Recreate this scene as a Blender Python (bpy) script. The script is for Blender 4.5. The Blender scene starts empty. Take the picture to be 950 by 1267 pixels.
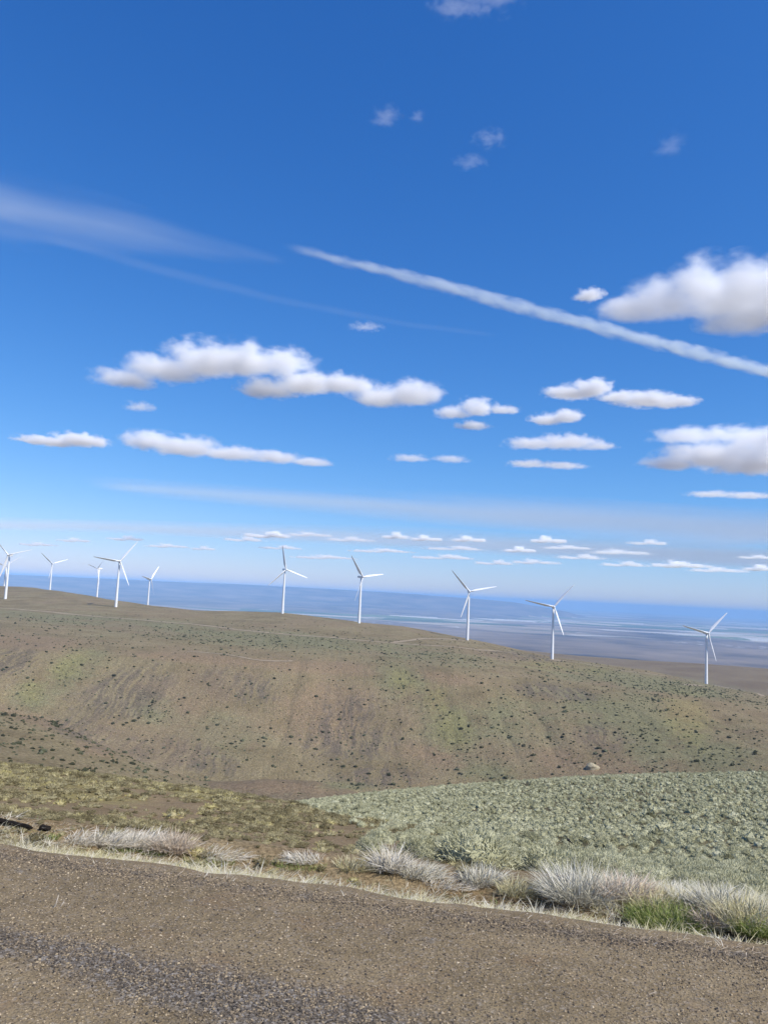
import bpy, bmesh, math, random
import numpy as np
from mathutils import Matrix, Vector

R = math.radians
rng = np.random.default_rng(7)
random.seed(7)
scene = bpy.context.scene
COL = scene.collection

# ------------------------------------------------------------------ camera
F, CX, CY, EYE = 975.0, 475.0, 633.5, 2.2          # focal length in photo pixels, centre, eye height
PITCH, ROLL = R(5.94), R(2.86)
CAMROT = Matrix.Rotation(R(90) + PITCH, 3, 'X') @ Matrix.Rotation(ROLL, 3, 'Z')
CM = np.array(CAMROT)
cam_data = bpy.data.cameras.new('camera')
cam = bpy.data.objects.new('camera', cam_data)
COL.objects.link(cam)
cam.matrix_world = Matrix.Translation((0, 0, EYE)) @ CAMROT.to_4x4()
cam_data.sensor_fit = 'VERTICAL'
cam_data.angle = 2 * math.atan(CY / F)
cam_data.clip_start = 0.1
cam_data.clip_end = 400000
scene.camera = cam


def ray(x, y):
    """unit world direction through a photo pixel"""
    d = np.stack([np.asarray(x, float) - CX, CY - np.asarray(y, float), np.full(np.shape(x), -F)], -1)
    d = d @ CM.T
    return d / np.linalg.norm(d, axis=-1, keepdims=True)


def at(x, y, r):
    """world point on that ray at horizontal distance r"""
    d = ray(x, y)
    h = np.hypot(d[..., 0], d[..., 1])
    return d / h[..., None] * np.asarray(r, float)[..., None] + np.array([0, 0, EYE])


def proj(p):
    """photo pixel of world points"""
    q = (np.asarray(p, float) - np.array([0, 0, EYE])) @ CM
    w = np.where(-q[..., 2] < 1e-3, 1e-3, -q[..., 2])
    return CX + F * q[..., 0] / w, CY - F * q[..., 1] / w


# ------------------------------------------------------------------ noise
def hash2(ix, iy, seed):
    h = (ix.astype(np.int64) * 374761393 + iy.astype(np.int64) * 668265263 + seed * 974634777) & 0x7FFFFFFF
    h = ((h ^ (h >> 13)) * 1274126177) & 0x7FFFFFFF
    h = h ^ (h >> 16)
    return (h & 0xFFFFFF) / float(0xFFFFFF)


def vnoise(x, y, seed=0):
    ix, iy = np.floor(x), np.floor(y)
    fx, fy = x - ix, y - iy
    fx, fy = fx * fx * (3 - 2 * fx), fy * fy * (3 - 2 * fy)
    a, b = hash2(ix, iy, seed), hash2(ix + 1, iy, seed)
    c, d = hash2(ix, iy + 1, seed), hash2(ix + 1, iy + 1, seed)
    return (a + (b - a) * fx) * (1 - fy) + (c + (d - c) * fx) * fy


def fbm(x, y, seed=0, octaves=4):
    v, a, t = 0.0, 0.5, 0.0
    for k in range(octaves):
        v = v + a * vnoise(x * 2 ** k + 17.3 * k, y * 2 ** k - 9.1 * k, seed + k)
        t += a
        a *= 0.5
    return v / t - 0.5


def sstep(a, b, x):
    t = np.clip((x - a) / (b - a), 0, 1)
    return t * t * (3 - 2 * t)


# ------------------------------------------------------------------ landform
# every landform is a stack of contour lines, each a list of (photo x, photo y, distance)
def line(pts):
    a = np.array(pts, float)
    p = at(a[:, 0], a[:, 1], a[:, 2])
    az = np.arctan2(p[:, 0], p[:, 1])
    o = np.argsort(az)
    return az[o], a[o, 2], p[o, 2]


def zline(pts):
    """(photo x, height, distance)"""
    a = np.array(pts, float)
    az = np.arctan((a[:, 0] - CX) / F)
    o = np.argsort(az)
    return az[o], a[o, 2], a[o, 1]


def layer_z(lines, az, r, front=0.3, back=0.4):
    Rk = np.stack([np.interp(az, l[0], l[1]) for l in lines])
    Zk = np.stack([np.interp(az, l[0], l[2]) for l in lines])
    n = len(lines)
    dr = np.diff(Rk, axis=0)
    sl = np.diff(Zk, axis=0) / dr
    m = np.zeros_like(Zk)
    m[0], m[-1] = sl[0], sl[-1]
    for i in range(1, n - 1):
        same = sl[i - 1] * sl[i] > 0
        m[i] = np.where(same, 2 * sl[i - 1] * sl[i] / np.where(same, sl[i - 1] + sl[i], 1), 0)
    z = np.where(r < Rk[0], Zk[0] - front * (Rk[0] - r), Zk[-1] - back * (r - Rk[-1]))
    for i in range(n - 1):
        t = (r - Rk[i]) / dr[i]
        k = (t >= 0) & (t <= 1)
        t2, t3 = t * t, t * t * t
        zz = (2 * t3 - 3 * t2 + 1) * Zk[i] + (t3 - 2 * t2 + t) * dr[i] * m[i] + (-2 * t3 + 3 * t2) * Zk[i + 1] + (t3 - t2) * dr[i] * m[i + 1]
        z = np.where(k, zz, z)
    return z


NEAR = [
    line([(-300, 960, 12), (0, 1010, 9.0), (200, 1032, 8.5), (400, 1056, 8.0), (600, 1082, 7.8), (800, 1107, 7.5), (950, 1127, 7.3), (1250, 1165, 7.2)]),
    line([(-300, 935, 22), (0, 985, 18), (200, 1008, 18), (400, 1035, 15), (600, 1061, 15), (800, 1084, 15), (950, 1100, 15), (1250, 1135, 15)]),
    line([(-300, 910, 50), (0, 945, 42), (100, 957, 40), (200, 970, 38), (300, 985, 36), (364, 995, 35), (421, 1013, 30), (471, 1021, 27), (522, 1030, 25), (560, 1040, 24), (700, 1070, 24), (950, 1092, 24), (1250, 1120, 24)]),
    line([(-300, 925, 75), (0, 965, 65), (200, 988, 60), (364, 1015, 55), (471, 1050, 40), (560, 1090, 36), (700, 1120, 36), (950, 1150, 36), (1250, 1170, 36)]),
]
SAGE = [
    line([(150, 1075, 24), (300, 1062, 24), (450, 1046, 24), (560, 1053, 22), (700, 1071, 21), (820, 1084, 21), (950, 1094, 20), (1250, 1120, 20)]),
    line([(150, 1048, 45), (300, 1032, 45), (450, 1020, 45), (560, 1028, 42), (700, 1040, 40), (820, 1048, 40), (950, 1054, 40), (1250, 1070, 40)]),
    line([(150, 1035, 85), (300, 1010, 85), (365, 1001, 85), (450, 998, 85), (560, 997, 85), (700, 998, 85), (820, 998, 85), (950, 999, 85), (1250, 1010, 85)]),
    line([(150, 1025, 150), (300, 1002, 150), (365, 993.5, 150), (450, 984, 150), (560, 973, 150), (700, 963, 150), (820, 958, 150), (950, 957, 150), (1250, 966, 150)]),
    line([(150, 1045, 230), (365, 1015, 230), (560, 1000, 230), (820, 985, 230), (1250, 990, 230)]),
]
MOUND = [
    line([(150, 1040, 200), (260, 1012, 200), (330, 1005, 200), (400, 1008, 200), (500, 1030, 200)]),
    line([(150, 1000, 260), (220, 985, 260), (260, 972, 260), (330, 966, 260), (390, 968, 260), (430, 978, 260), (500, 1002, 260)]),
    line([(150, 1010, 330), (260, 984, 330), (330, 980, 330), (430, 990, 330), (500, 1010, 330)]),
]
SPUR = [
    line([(-300, 925, 180), (0, 952, 180), (100, 965, 180), (200, 985, 180), (320, 1030, 180)]),
    line([(-300, 890, 250), (0, 915, 250), (83, 928, 245), (131, 942, 240), (200, 965, 230), (320, 1010, 225)]),
    line([(-300, 860, 330), (0, 884, 330), (50, 890, 325), (83, 902, 320), (131, 925, 310), (177, 945, 300), (210, 957, 290), (260, 972, 280), (320, 1000, 270)]),
    line([(-300, 880, 400), (0, 905, 400), (83, 925, 390), (131, 945, 380), (210, 972, 360), (320, 1005, 340)]),
]
RIDGE = [
    line([(-300, 955, 470), (0, 963, 470), (200, 970, 475), (400, 978, 480), (600, 982, 480), (800, 976, 470), (950, 974, 470), (1250, 985, 470)]),
    line([(-300, 890, 560), (0, 898, 560), (200, 905, 560), (400, 908, 560), (600, 910, 560), (800, 914, 560), (950, 918, 560), (1250, 930, 560)]),
    line([(-300, 780, 690), (0, 798, 690), (200, 808, 690), (400, 818, 690), (560, 828, 690), (700, 850, 690), (850, 870, 690), (950, 884, 690), (1250, 925, 690)]),
    line([(-300, 735, 1200), (0, 757, 1150), (200, 774, 1000), (400, 787, 930), (560, 803, 900), (700, 829, 890), (850, 852, 880), (950, 868, 870), (1250, 915, 860)]),
    line([(-300, 703, 1900), (0, 725, 1750), (40, 727, 1700), (100, 735, 1560), (144, 743, 1430), (190, 750, 1370), (240, 755, 1320), (350, 758, 1290), (445, 770, 1220), (500, 775.5, 1200), (540, 783, 1190), (600, 794.5, 1170), (680, 813, 1160), (740, 821, 1165), (800, 829, 1170), (870, 846, 1185), (950, 862, 1200), (1250, 912, 1200)]),
    line([(-300, 712, 2050), (0, 733, 1900), (100, 744, 1720), (190, 760, 1560), (350, 775, 1480), (540, 800, 1380), (680, 832, 1350), (870, 868, 1380), (950, 885, 1400), (1250, 935, 1400)]),
]
BACK = [
    line([(-300, 735, 1750), (5, 745, 1800), (62, 747, 1800), (121, 756, 1720), (184, 772, 1700), (260, 800, 1650), (350, 830, 1650), (500, 850, 1650)]),
    line([(-300, 722, 2150), (5, 731, 2150), (62, 731, 2150), (121, 740, 1920), (184, 756, 1890), (260, 780, 1880), (350, 810, 1880), (500, 830, 1880)]),
    line([(-300, 740, 2800), (5, 745, 2800), (121, 760, 2600), (260, 790, 2500), (500, 830, 2500)]),
]
BROWN = [
    line([(500, 838, 1650), (620, 834, 1650), (700, 836, 1650), (860, 862, 1650), (950, 872, 1650), (1250, 890, 1650)]),
    line([(500, 815, 2350), (560, 806, 2350), (620, 803, 2350), (660, 807, 2350), (700, 811, 2350), (740, 814.5, 2350), (780, 817.5, 2350), (860, 822, 2350), (950, 829, 2350), (1250, 845, 2350)]),
    line([(500, 822, 3000), (620, 812, 3000), (700, 818, 3000), (860, 832, 3000), (950, 838, 3000), (1250, 850, 3000)]),
]
PLAINZ = -420.0
PLATEAU = [
    zline([(-300, -395, 14000), (300, -410, 15000), (560, -425, 15000), (640, -450, 15000), (700, -560, 15000)]),
    zline([(-300, -260, 19000), (300, -280, 20000), (560, -330, 21000), (640, -400, 21000), (700, -560, 21000)]),
    line([(-300, 696, 26000), (20, 711, 26000), (120, 715, 26000), (200, 719, 26000), (300, 723, 26000), (400, 728.5, 26000), (500, 734.5, 26000), (580, 740, 26000), (640, 746, 26000), (700, 757, 26000), (760, 775, 26000)]),
    zline([(-300, 10, 34000), (300, 10, 34000), (560, -20, 34000), (640, -150, 34000), (700, -560, 34000)]),
]
UX, UY = 0.97736, -0.21155                           # along the road
NX, NY = 0.21155, 0.97736                            # across it, away from the camera
EDGE = 5.90
KINDS = ['ground', 'sage_hill', 'mound', 'spur_hill', 'ridge_hill', 'back_hill', 'brown_hill', 'plain', 'plateau']


def layers(x, y):
    az, r = np.arctan2(x, y), np.hypot(x, y)
    d = x * NX + y * NY
    front = np.cos(np.clip(az * 0.9, -np.pi / 2, np.pi / 2))
    road = -0.035 - 0.32 * np.maximum(0, d - EDGE + 0.1) - 0.02 * np.maximum(0, -d - 30) - 0.04 * np.maximum(0, r - 60)
    near = layer_z(NEAR, az, r, front=0.2)
    near = np.where(r < 7, -5, near)
    ns = 0.16 * fbm(x / 2.2, y / 2.2, 3) * sstep(7.0, 12, r)
    near = near + ns
    sage = layer_z(SAGE, az, r, front=0.5) + ns + 0.8 * fbm(x / 14, y / 14, 5)
    n60 = fbm(x / 70, y / 70, 11)
    mound = layer_z(MOUND, az, r) + 1.0 * n60
    spur = layer_z(SPUR, az, r) + 1.6 * n60
    gx = x * 1.0 + 8 * fbm(x / 90, y / 90, 21)
    face = sstep(470, 560, r) * (1 - sstep(620, 740, r))
    gully = np.abs(fbm(gx / 26, y / 320, 23, 3)) * 2
    broad = np.abs(fbm(gx / 95, y / 700, 29, 2)) * 2
    ridge = layer_z(RIDGE, az, r, back=0.3) + 2.2 * n60 * sstep(430, 520, r) - face * (2.4 * (1 - gully) ** 3 * (0.5 + fbm(x / 60, y / 60, 31)) + 3 * (1 - broad) ** 4)
    back = layer_z(BACK, az, r, back=0.3) + 1.5 * n60
    brown = layer_z(BROWN, az, r, back=0.12) + 3 * fbm(x / 240, y / 240, 13)
    n400 = fbm(x / 1500, y / 1500, 41)
    plain = PLAINZ + 26 * n400
    plateau = layer_z(PLATEAU, az, r, front=0.1, back=0.02) + 34 * fbm(x / 2400, y / 2400, 43)
    near = np.maximum(near, road)
    return np.stack([near, sage, mound, spur, ridge, back, brown, plain, plateau]), r


def height(x, y, which=False):
    x, y = np.asarray(x, float), np.asarray(y, float)
    L, r = layers(x, y)
    k = np.clip(0.006 * r, 0.05, 8.0)
    m = L.max(0)
    z = m + k * np.log(np.exp(np.clip((L - m) / k, -40, 0)).sum(0)) - 0.0
    return (z, L.argmax(0)) if which else z


def hit(px, py, rmin=3.0, rmax=60000.0, n=1500):
    """where the ray through a photo pixel first meets the land"""
    rs = np.geomspace(rmin, rmax, n)
    p = at(np.full(n, px), np.full(n, py), rs)
    below = height(p[:, 0], p[:, 1]) > p[:, 2]
    i = int(np.argmax(below)) if below.any() else n - 1
    a, b = rs[max(i - 1, 0)], rs[i]
    for _ in range(25):
        m = 0.5 * (a + b)
        q = at(px, py, np.array(m))
        if height(q[0], q[1]) > q[2]:
            b = m
        else:
            a = m
    q = at(px, py, np.array(b))
    return np.array([q[0], q[1], float(height(q[0], q[1]))])


# ------------------------------------------------------------------ mesh and material helpers
def mesh_np(name, V, faces, attrs=None, smooth=False):
    """faces: list of (m x k) int arrays; attrs: {name: per-vertex floats}"""
    me = bpy.data.meshes.new(name)
    V = np.asarray(V, np.float32)
    me.vertices.add(len(V))
    me.vertices.foreach_set('co', V.ravel())
    faces = [np.asarray(f, np.int32) for f in faces if len(f)]
    loops = np.concatenate([f.ravel() for f in faces])
    tot = np.concatenate([np.full(len(f), f.shape[1], np.int32) for f in faces])
    start = np.concatenate([[0], np.cumsum(tot)[:-1]]).astype(np.int32)
    me.loops.add(len(loops))
    me.loops.foreach_set('vertex_index', loops)
    me.polygons.add(len(tot))
    me.polygons.foreach_set('loop_start', start)
    me.polygons.foreach_set('loop_total', tot)
    me.update(calc_edges=True)
    me.polygons.foreach_set('use_smooth', np.full(len(tot), smooth))
    for k, v in (attrs or {}).items():
        a = me.attributes.new(k, 'FLOAT', 'POINT')
        a.data.foreach_set('value', np.asarray(v, np.float32))
    me.validate()
    return me


def link(name, me, mat=None, parent=None, loc=None):
    o = bpy.data.objects.new(name, me)
    COL.objects.link(o)
    if mat is not None and me is not None and not me.materials:
        me.materials.append(mat)
    if parent is not None:
        o.parent = parent
    if loc is not None:
        o.location = [float(v) for v in loc]
    return o


def tag(o, label=None, cat=None, group=None, kind=None):
    for k, v in (('label', label), ('category', cat), ('group', group), ('kind', kind)):
        if v:
            o[k] = v
    return o


class NT:
    """short hand for building a node tree"""

    def __init__(self, tree):
        self.t = tree
        tree.nodes.clear()

    def n(self, kind, **kw):
        nd = self.t.nodes.new(kind)
        for k, v in kw.items():
            setattr(nd, k, v)
        return nd

    def set(self, sock, v):
        if isinstance(v, bpy.types.NodeSocket):
            self.t.links.new(v, sock)
        else:
            sock.default_value = v

    def math(self, op, a, b=None, c=None, clamp=False):
        nd = self.n('ShaderNodeMath', operation=op, use_clamp=clamp)
        for i, v in enumerate((a, b, c)):
            if v is not None:
                self.set(nd.inputs[i], v)
        return nd.outputs[0]

    def vec(self, op, a, b=None, scale=None):
        nd = self.n('ShaderNodeVectorMath', operation=op)
        self.set(nd.inputs[0], a)
        if b is not None:
            self.set(nd.inputs[1], b)
        if scale is not None:
            self.set(nd.inputs['Scale'], scale)
        return nd.outputs['Value'] if op in ('LENGTH', 'DOT_PRODUCT', 'DISTANCE') else nd.outputs[0]

    def noise(self, v, scale, detail=3, rough=0.55, out='Fac', dist=0.0, dim='3D'):
        nd = self.n('ShaderNodeTexNoise', noise_dimensions=dim)
        self.set(nd.inputs['Vector'], v)
        nd.inputs['Scale'].default_value = scale
        nd.inputs['Detail'].default_value = detail
        nd.inputs['Roughness'].default_value = rough
        nd.inputs['Distortion'].default_value = dist
        return nd.outputs[out]

    def voro(self, v, scale, out='Color', feature='F1', rnd=1.0):
        nd = self.n('ShaderNodeTexVoronoi', feature=feature)
        self.set(nd.inputs['Vector'], v)
        nd.inputs['Scale'].default_value = scale
        nd.inputs['Randomness'].default_value = rnd
        return nd.outputs[out]

    def ramp(self, fac, stops, interp='LINEAR'):
        nd = self.n('ShaderNodeValToRGB')
        self.set(nd.inputs[0], fac)
        cr = nd.color_ramp
        cr.interpolation = interp
        while len(cr.elements) < len(stops):
            cr.elements.new(0.5)
        for e, (p, c) in zip(cr.elements, stops):
            e.position = p
            e.color = (*c, 1) if len(c) == 3 else c
        return nd.outputs[0]

    def smooth(self, x, a, b, lo=0.0, hi=1.0):
        nd = self.n('ShaderNodeMapRange', interpolation_type='SMOOTHSTEP')
        self.set(nd.inputs[0], x)
        for i, v in enumerate((a, b, lo, hi)):
            nd.inputs[i + 1].default_value = v
        return nd.outputs[0]

    def mix(self, f, a, b, blend='MIX'):
        nd = self.n('ShaderNodeMix', data_type='RGBA', blend_type=blend)
        self.set(nd.inputs[0], f)
        for i, v in ((6, a), (7, b)):
            if isinstance(v, tuple):
                v = (*v, 1) if len(v) == 3 else v
            self.set(nd.inputs[i], v)
        return nd.outputs[2]

    def attr(self, name, out='Fac'):
        return self.n('ShaderNodeAttribute', attribute_name=name).outputs[out]

    def coord(self, out='Object'):
        return self.n('ShaderNodeTexCoord').outputs[out]

    def pos(self):
        return self.n('ShaderNodeNewGeometry').outputs['Position']

    def bump(self, h, strength, dist, normal=None):
        nd = self.n('ShaderNodeBump')
        nd.inputs['Strength'].default_value = strength
        nd.inputs['Distance'].default_value = dist
        self.set(nd.inputs['Height'], h)
        if normal is not None:
            self.set(nd.inputs['Normal'], normal)
        return nd.outputs[0]

    def surface(self, color, rough=0.9, normal=None, spec=0.15, trans=0.0):
        p = self.n('ShaderNodeBsdfPrincipled')
        self.set(p.inputs['Base Color'], (*color, 1) if isinstance(color, tuple) else color)
        self.set(p.inputs['Roughness'], rough)
        p.inputs['Specular IOR Level'].default_value = spec
        if normal is not None:
            self.set(p.inputs['Normal'], normal)
        sh = p.outputs[0]
        if trans:
            tr = self.n('ShaderNodeBsdfTranslucent')
            self.set(tr.inputs[0], (*color, 1) if isinstance(color, tuple) else color)
            mx = self.n('ShaderNodeMixShader')
            mx.inputs[0].default_value = trans
            self.t.links.new(sh, mx.inputs[1])
            self.t.links.new(tr.outputs[0], mx.inputs[2])
            sh = mx.outputs[0]
        o = self.n('ShaderNodeOutputMaterial')
        self.t.links.new(sh, o.inputs['Surface'])

    def volume(self, sh):
        o = self.n('ShaderNodeOutputMaterial')
        self.t.links.new(sh, o.inputs['Volume'])


def material(name):
    m = bpy.data.materials.new(name)
    m.use_nodes = True
    return m, NT(m.node_tree)


# ------------------------------------------------------------------ light, sky, air
SUN_AZ, SUN_EL = R(121), R(48)                       # clockwise from the view direction, height
S = Vector((math.sin(SUN_AZ) * math.cos(SUN_EL), math.cos(SUN_AZ) * math.cos(SUN_EL), math.sin(SUN_EL)))
world = bpy.data.worlds.new('World')
scene.world = world
world.use_nodes = True
w = NT(world.node_tree)
sky = w.n('ShaderNodeTexSky', sky_type='NISHITA', sun_disc=False)
sky.sun_elevation, sky.sun_rotation = SUN_EL, SUN_AZ
sky.altitude, sky.air_density, sky.dust_density, sky.ozone_density = 600, 1.0, 0.3, 3.0
sp = w.n('ShaderNodeSeparateColor')
w.set(sp.inputs[0], sky.outputs[0])
cb = w.n('ShaderNodeCombineColor')                   # the saturated blue of a clear dry sky
w.set(cb.inputs[0], w.math('MULTIPLY', w.math('POWER', sp.outputs[0], 1.45), 0.36))
w.set(cb.inputs[1], w.math('MULTIPLY', sp.outputs[1], 0.93))
w.set(cb.inputs[2], w.math('MULTIPLY', w.math('POWER', sp.outputs[2], 0.75), 2.12))
bg = w.n('ShaderNodeBackground')
world.node_tree.links.new(cb.outputs[0], bg.inputs[0])
bg.inputs[1].default_value = 0.096
wo = w.n('ShaderNodeOutputWorld')
world.node_tree.links.new(bg.outputs[0], wo.inputs[0])

sun_data = bpy.data.lights.new('sun', 'SUN')
sun_data.energy, sun_data.angle, sun_data.color = 5.0, R(0.53), (1.0, 0.955, 0.89)
sun = bpy.data.objects.new('sun', sun_data)
COL.objects.link(sun)
sun.rotation_euler = (-S).to_track_quat('-Z', 'Y').to_euler()

vs = scene.view_settings
vs.view_transform, vs.look, vs.exposure, vs.gamma, vs.use_curve_mapping = 'Standard', 'None', 0.2, 1.0, False
scene.render.engine = 'CYCLES'
cy = scene.cycles
cy.use_adaptive_sampling, cy.adaptive_threshold, cy.adaptive_min_samples = True, 0.015, 16
cy.use_denoising = True
cy.max_bounces, cy.diffuse_bounces, cy.glossy_bounces, cy.transmission_bounces, cy.transparent_max_bounces = 12, 3, 2, 2, 6
cy.volume_bounces = 10
cy.volume_max_steps = 128

# ------------------------------------------------------------------ clouds
def lump_hull(name, lobes, grow=1.04, flat=1.0, seg=14):
    """one closed skin round a set of ellipsoids (centre, radii)"""
    bm = bmesh.new()
    for c, r in lobes:
        g = bmesh.ops.create_uvsphere(bm, u_segments=seg, v_segments=seg // 2 + 1, radius=1.0)
        for v in g['verts']:
            z = v.co.z if v.co.z > 0 else v.co.z / flat
            v.co = Vector((c[0] + v.co.x * r[0] * grow, c[1] + v.co.y * r[1] * grow, c[2] + z * r[2] * grow))
    me = bpy.data.meshes.new(name)
    bm.to_mesh(me)
    bm.free()
    if len(lobes) == 1:
        return me
    t = bpy.data.objects.new('temporary', me)
    COL.objects.link(t)
    md = t.modifiers.new('r', 'REMESH')
    md.mode = 'VOXEL'
    md.voxel_size = min(min(r) for _, r in lobes) / 2.6
    dg = bpy.context.evaluated_depsgraph_get()
    out = bpy.data.meshes.new_from_object(t.evaluated_get(dg))
    bpy.data.objects.remove(t)
    out.name = name
    return out


def cloud_material(name, lobes, dens, amp, cut, nscale, flat=1.8, soft=0.3, stretch=(1, 1, 1), detail=6, rough=0.66, steprate=1.0, color=(1, 1, 1)):
    m, n = material(name)
    p = n.coord('Object')
    warp = n.noise(n.vec('MULTIPLY', p, stretch), nscale, detail, rough)
    s = None
    for c, r in lobes:
        q = n.vec('SUBTRACT', p, tuple(c))
        q = n.vec('MULTIPLY', q, (1 / r[0], 1 / r[1], 1 / r[2]))
        if flat != 1:
            q = n.vec('MAXIMUM', q, n.vec('MULTIPLY', q, (-1, -1, -flat)))
        v = n.math('SUBTRACT', 1.0, n.vec('LENGTH', q))
        s = v if s is None else n.math('SMOOTH_MAX', s, v, 0.15)
    v = n.math('MULTIPLY_ADD', n.math('SUBTRACT', warp, cut), amp, s)
    d = n.smooth(v, 0.0, soft, 0.0, dens)
    pv = n.n('ShaderNodeVolumePrincipled')
    pv.inputs['Color'].default_value = (*color, 1)
    pv.inputs['Anisotropy'].default_value = 0.0
    n.set(pv.inputs['Density'], d)
    n.volume(pv.outputs[0])
    m.cycles.volume_step_rate = steprate
    return m


def cloud(label, dist, ells, dens=4.4, amp=2.1, cut=0.52, soft=0.8, flat=2.1, group=None, nfreq=2.0, depth=1.0, steprate=0.6, stretch=(.75, .85, 1.3), name='cumulus_cloud', cat='cloud'):
    """ells: (photo x, y, half width, half height) of the lumps, all at distance dist (metres along the view)"""
    E = np.array(ells, float) * np.array([1, 1, 1.12, 1.06])
    P = ray(E[:, 0], E[:, 1]) * dist + np.array([0, 0, EYE])
    c0 = P.mean(0)
    azm = math.atan2(c0[0], c0[1])
    k = dist / F
    lobes = []
    ca, sa = math.cos(azm), math.sin(azm)
    for e, p in zip(E, P):
        d = p - c0
        loc = (d[0] * ca - d[1] * sa, d[0] * sa + d[1] * ca + rng.uniform(-.3, .3) * e[3] * k, d[2])
        lobes.append((loc, (e[2] * k, (0.55 * e[2] + 0.9 * e[3]) * k * depth, e[3] * k)))
    me = lump_hull(name, lobes, grow=1.16, flat=flat)
    hm = float(np.mean([r[2] for _, r in lobes]))
    mat = cloud_material(name, lobes, dens / hm * 0.5, amp, cut, nfreq / hm * 0.5, flat, soft, stretch, steprate=steprate)
    o = link(name, me, mat, loc=c0)
    o.rotation_euler = (0, 0, -azm)
    return tag(o, label, cat, group)


CLOUDS = [
    ('large puffy white cloud cut by the photo edge above the contrail', 3300, [(780, 385, 42, 17), (825, 372, 50, 28), (870, 362, 50, 38), (915, 372, 55, 40), (965, 375, 60, 44), (1030, 385, 60, 36), (925, 400, 50, 20)], {}),
    ('tiny puff just off the tip of the large cloud', 3300, [(728, 366, 18, 9)], {}),
    ('long lumpy white cloud, highest of the middle row', 4300, [(150, 470, 38, 13), (200, 460, 48, 20), (250, 452, 48, 28), (300, 452, 50, 26), (350, 450, 42, 18)], {}),
    ('white cloud below and touching the long lumpy cloud', 4300, [(330, 484, 36, 15), (375, 477, 44, 19), (425, 478, 40, 15)], {}),
    ('compact bright rounded cloud ending the middle row', 4300, [(470, 492, 36, 20), (510, 490, 38, 22)], {}),
    ('ragged small cloud with a grey tail under the contrail', 4800, [(560, 512, 24, 10), (590, 505, 24, 15), (622, 508, 22, 7), (585, 528, 22, 7)], dict(dens=3)),
    ('stretched two-lump cloud between the contrail and the round puff', 4800, [(705, 487, 34, 10), (730, 484, 28, 14), (800, 497, 40, 10), (835, 499, 26, 8), (765, 492, 26, 8)], {}),
    ('round grey-white puff left of the photo edge bank', 5200, [(676, 520, 22, 10), (700, 517, 20, 12)], {}),
    ('thin flat grey cloud under the round puff', 5600, [(660, 550, 36, 9), (700, 549, 44, 11), (740, 553, 22, 7)], dict(dens=2.2)),
    ('faint thin strip beneath the flat grey cloud', 5800, [(655, 575, 28, 6), (695, 577, 30, 5)], dict(dens=1.5)),
    ('broad layered grey cloud bank at the photo edge', 6400, [(850, 540, 44, 11), (900, 540, 40, 11), (830, 575, 36, 12), (880, 568, 60, 22), (940, 572, 60, 26), (1000, 575, 60, 26), (950, 545, 50, 18)], dict(dens=4)),
    ('wispy shred beneath the layered cloud bank', 5900, [(880, 612, 30, 5), (925, 614, 30, 5)], dict(dens=1.2)),
    ('small smooth flat cloud, lowest on the left', 5900, [(60, 547, 36, 7), (100, 546, 34, 10)], {}),
    ('long tapering flat cloud beneath the long lumpy cloud', 5900, [(185, 548, 34, 16), (230, 556, 48, 16), (285, 563, 46, 11), (340, 567, 42, 9), (385, 572, 28, 7)], dict(dens=2.8)),
    ('pair of faint thin strips under the ragged small cloud', 6300, [(508, 568, 26, 6), (558, 569, 24, 6)], dict(dens=1.1)),
    ('faint little scrap under the long lumpy cloud', 4700, [(172, 505, 18, 8)], dict(dens=1, amp=3)),
    ('small white wisp cut by the top of the photo', 2600, [(560, 8, 26, 14), (600, -2, 40, 12)], dict(dens=.42, cut=0.54, amp=3)),
    ('small ragged puff alone high in the blue', 2600, [(476, 148, 17, 12)], dict(dens=.42, cut=0.54, amp=3)),
    ('tiny faint tuft beside the ragged high puff', 2600, [(516, 144, 9, 8)], dict(dens=.26, cut=0.54, amp=3)),
    ('thin slanting wisp of two shreds high in the blue', 2700, [(606, 174, 22, 9), (582, 200, 20, 8)], dict(dens=.26, cut=0.54, amp=3)),
    ('faint fuzzy tuft high on the right', 2700, [(828, 182, 18, 13)], dict(dens=.22, cut=0.54, amp=3)),
    ('tiny faint streak over the highest middle cloud', 4000, [(452, 405, 22, 5)], dict(dens=.5, amp=3)),
]
for lab, dist, ells, kw in CLOUDS:
    cloud(lab, dist, ells, **kw)

# the low row over the horizon
low = [(488, 664, 17, 6), (525, 667, 20, 5), (578, 668, 22, 5), (430, 668, 30, 4), (330, 663, 30, 5), (300, 668, 26, 4), (250, 679, 16, 3.5), (675, 669, 22, 6), (640, 681, 20, 5),
       (380, 662, 30, 3.5), (155, 667, 22, 4), (92, 669, 20, 3.5), (45, 674, 22, 3), (715, 690, 30, 4), (765, 684, 36, 4), (800, 672, 24, 4.5), (840, 700, 34, 5), (885, 706, 34, 4), (940, 704, 22, 5),
       (935, 690, 24, 3), (400, 690, 40, 3), (545, 690, 40, 3.5), (610, 697, 26, 4), (470, 682, 40, 3), (205, 676, 26, 3), (560, 679, 36, 3), (700, 678, 30, 3), (345, 678, 26, 3), (660, 696, 30, 4),(770,699,30,4)]
for x, y, a, b in low:
    el = (735 + 0.05 * (x - 475) - y) / F
    cloud('small flat cumulus in the low row just over the horizon', 1300 / math.tan(el + 0.004), [(x - a * .4, y + b * .1, a * .6, b * .7), (x + a * float(rng.uniform(-.2, .3)), y - b * .2, a * .45, b * 1.25), (x + a * .55, y + b * .25, a * .6, b * .6)], dens=4.5 if b > 4.5 else 1.8, amp=3.0, cut=.53,
          group='small cumulus clouds low over the horizon', nfreq=1.3, depth=1.0, steprate=1.0, stretch=(.6, .6, 1.4))


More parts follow.
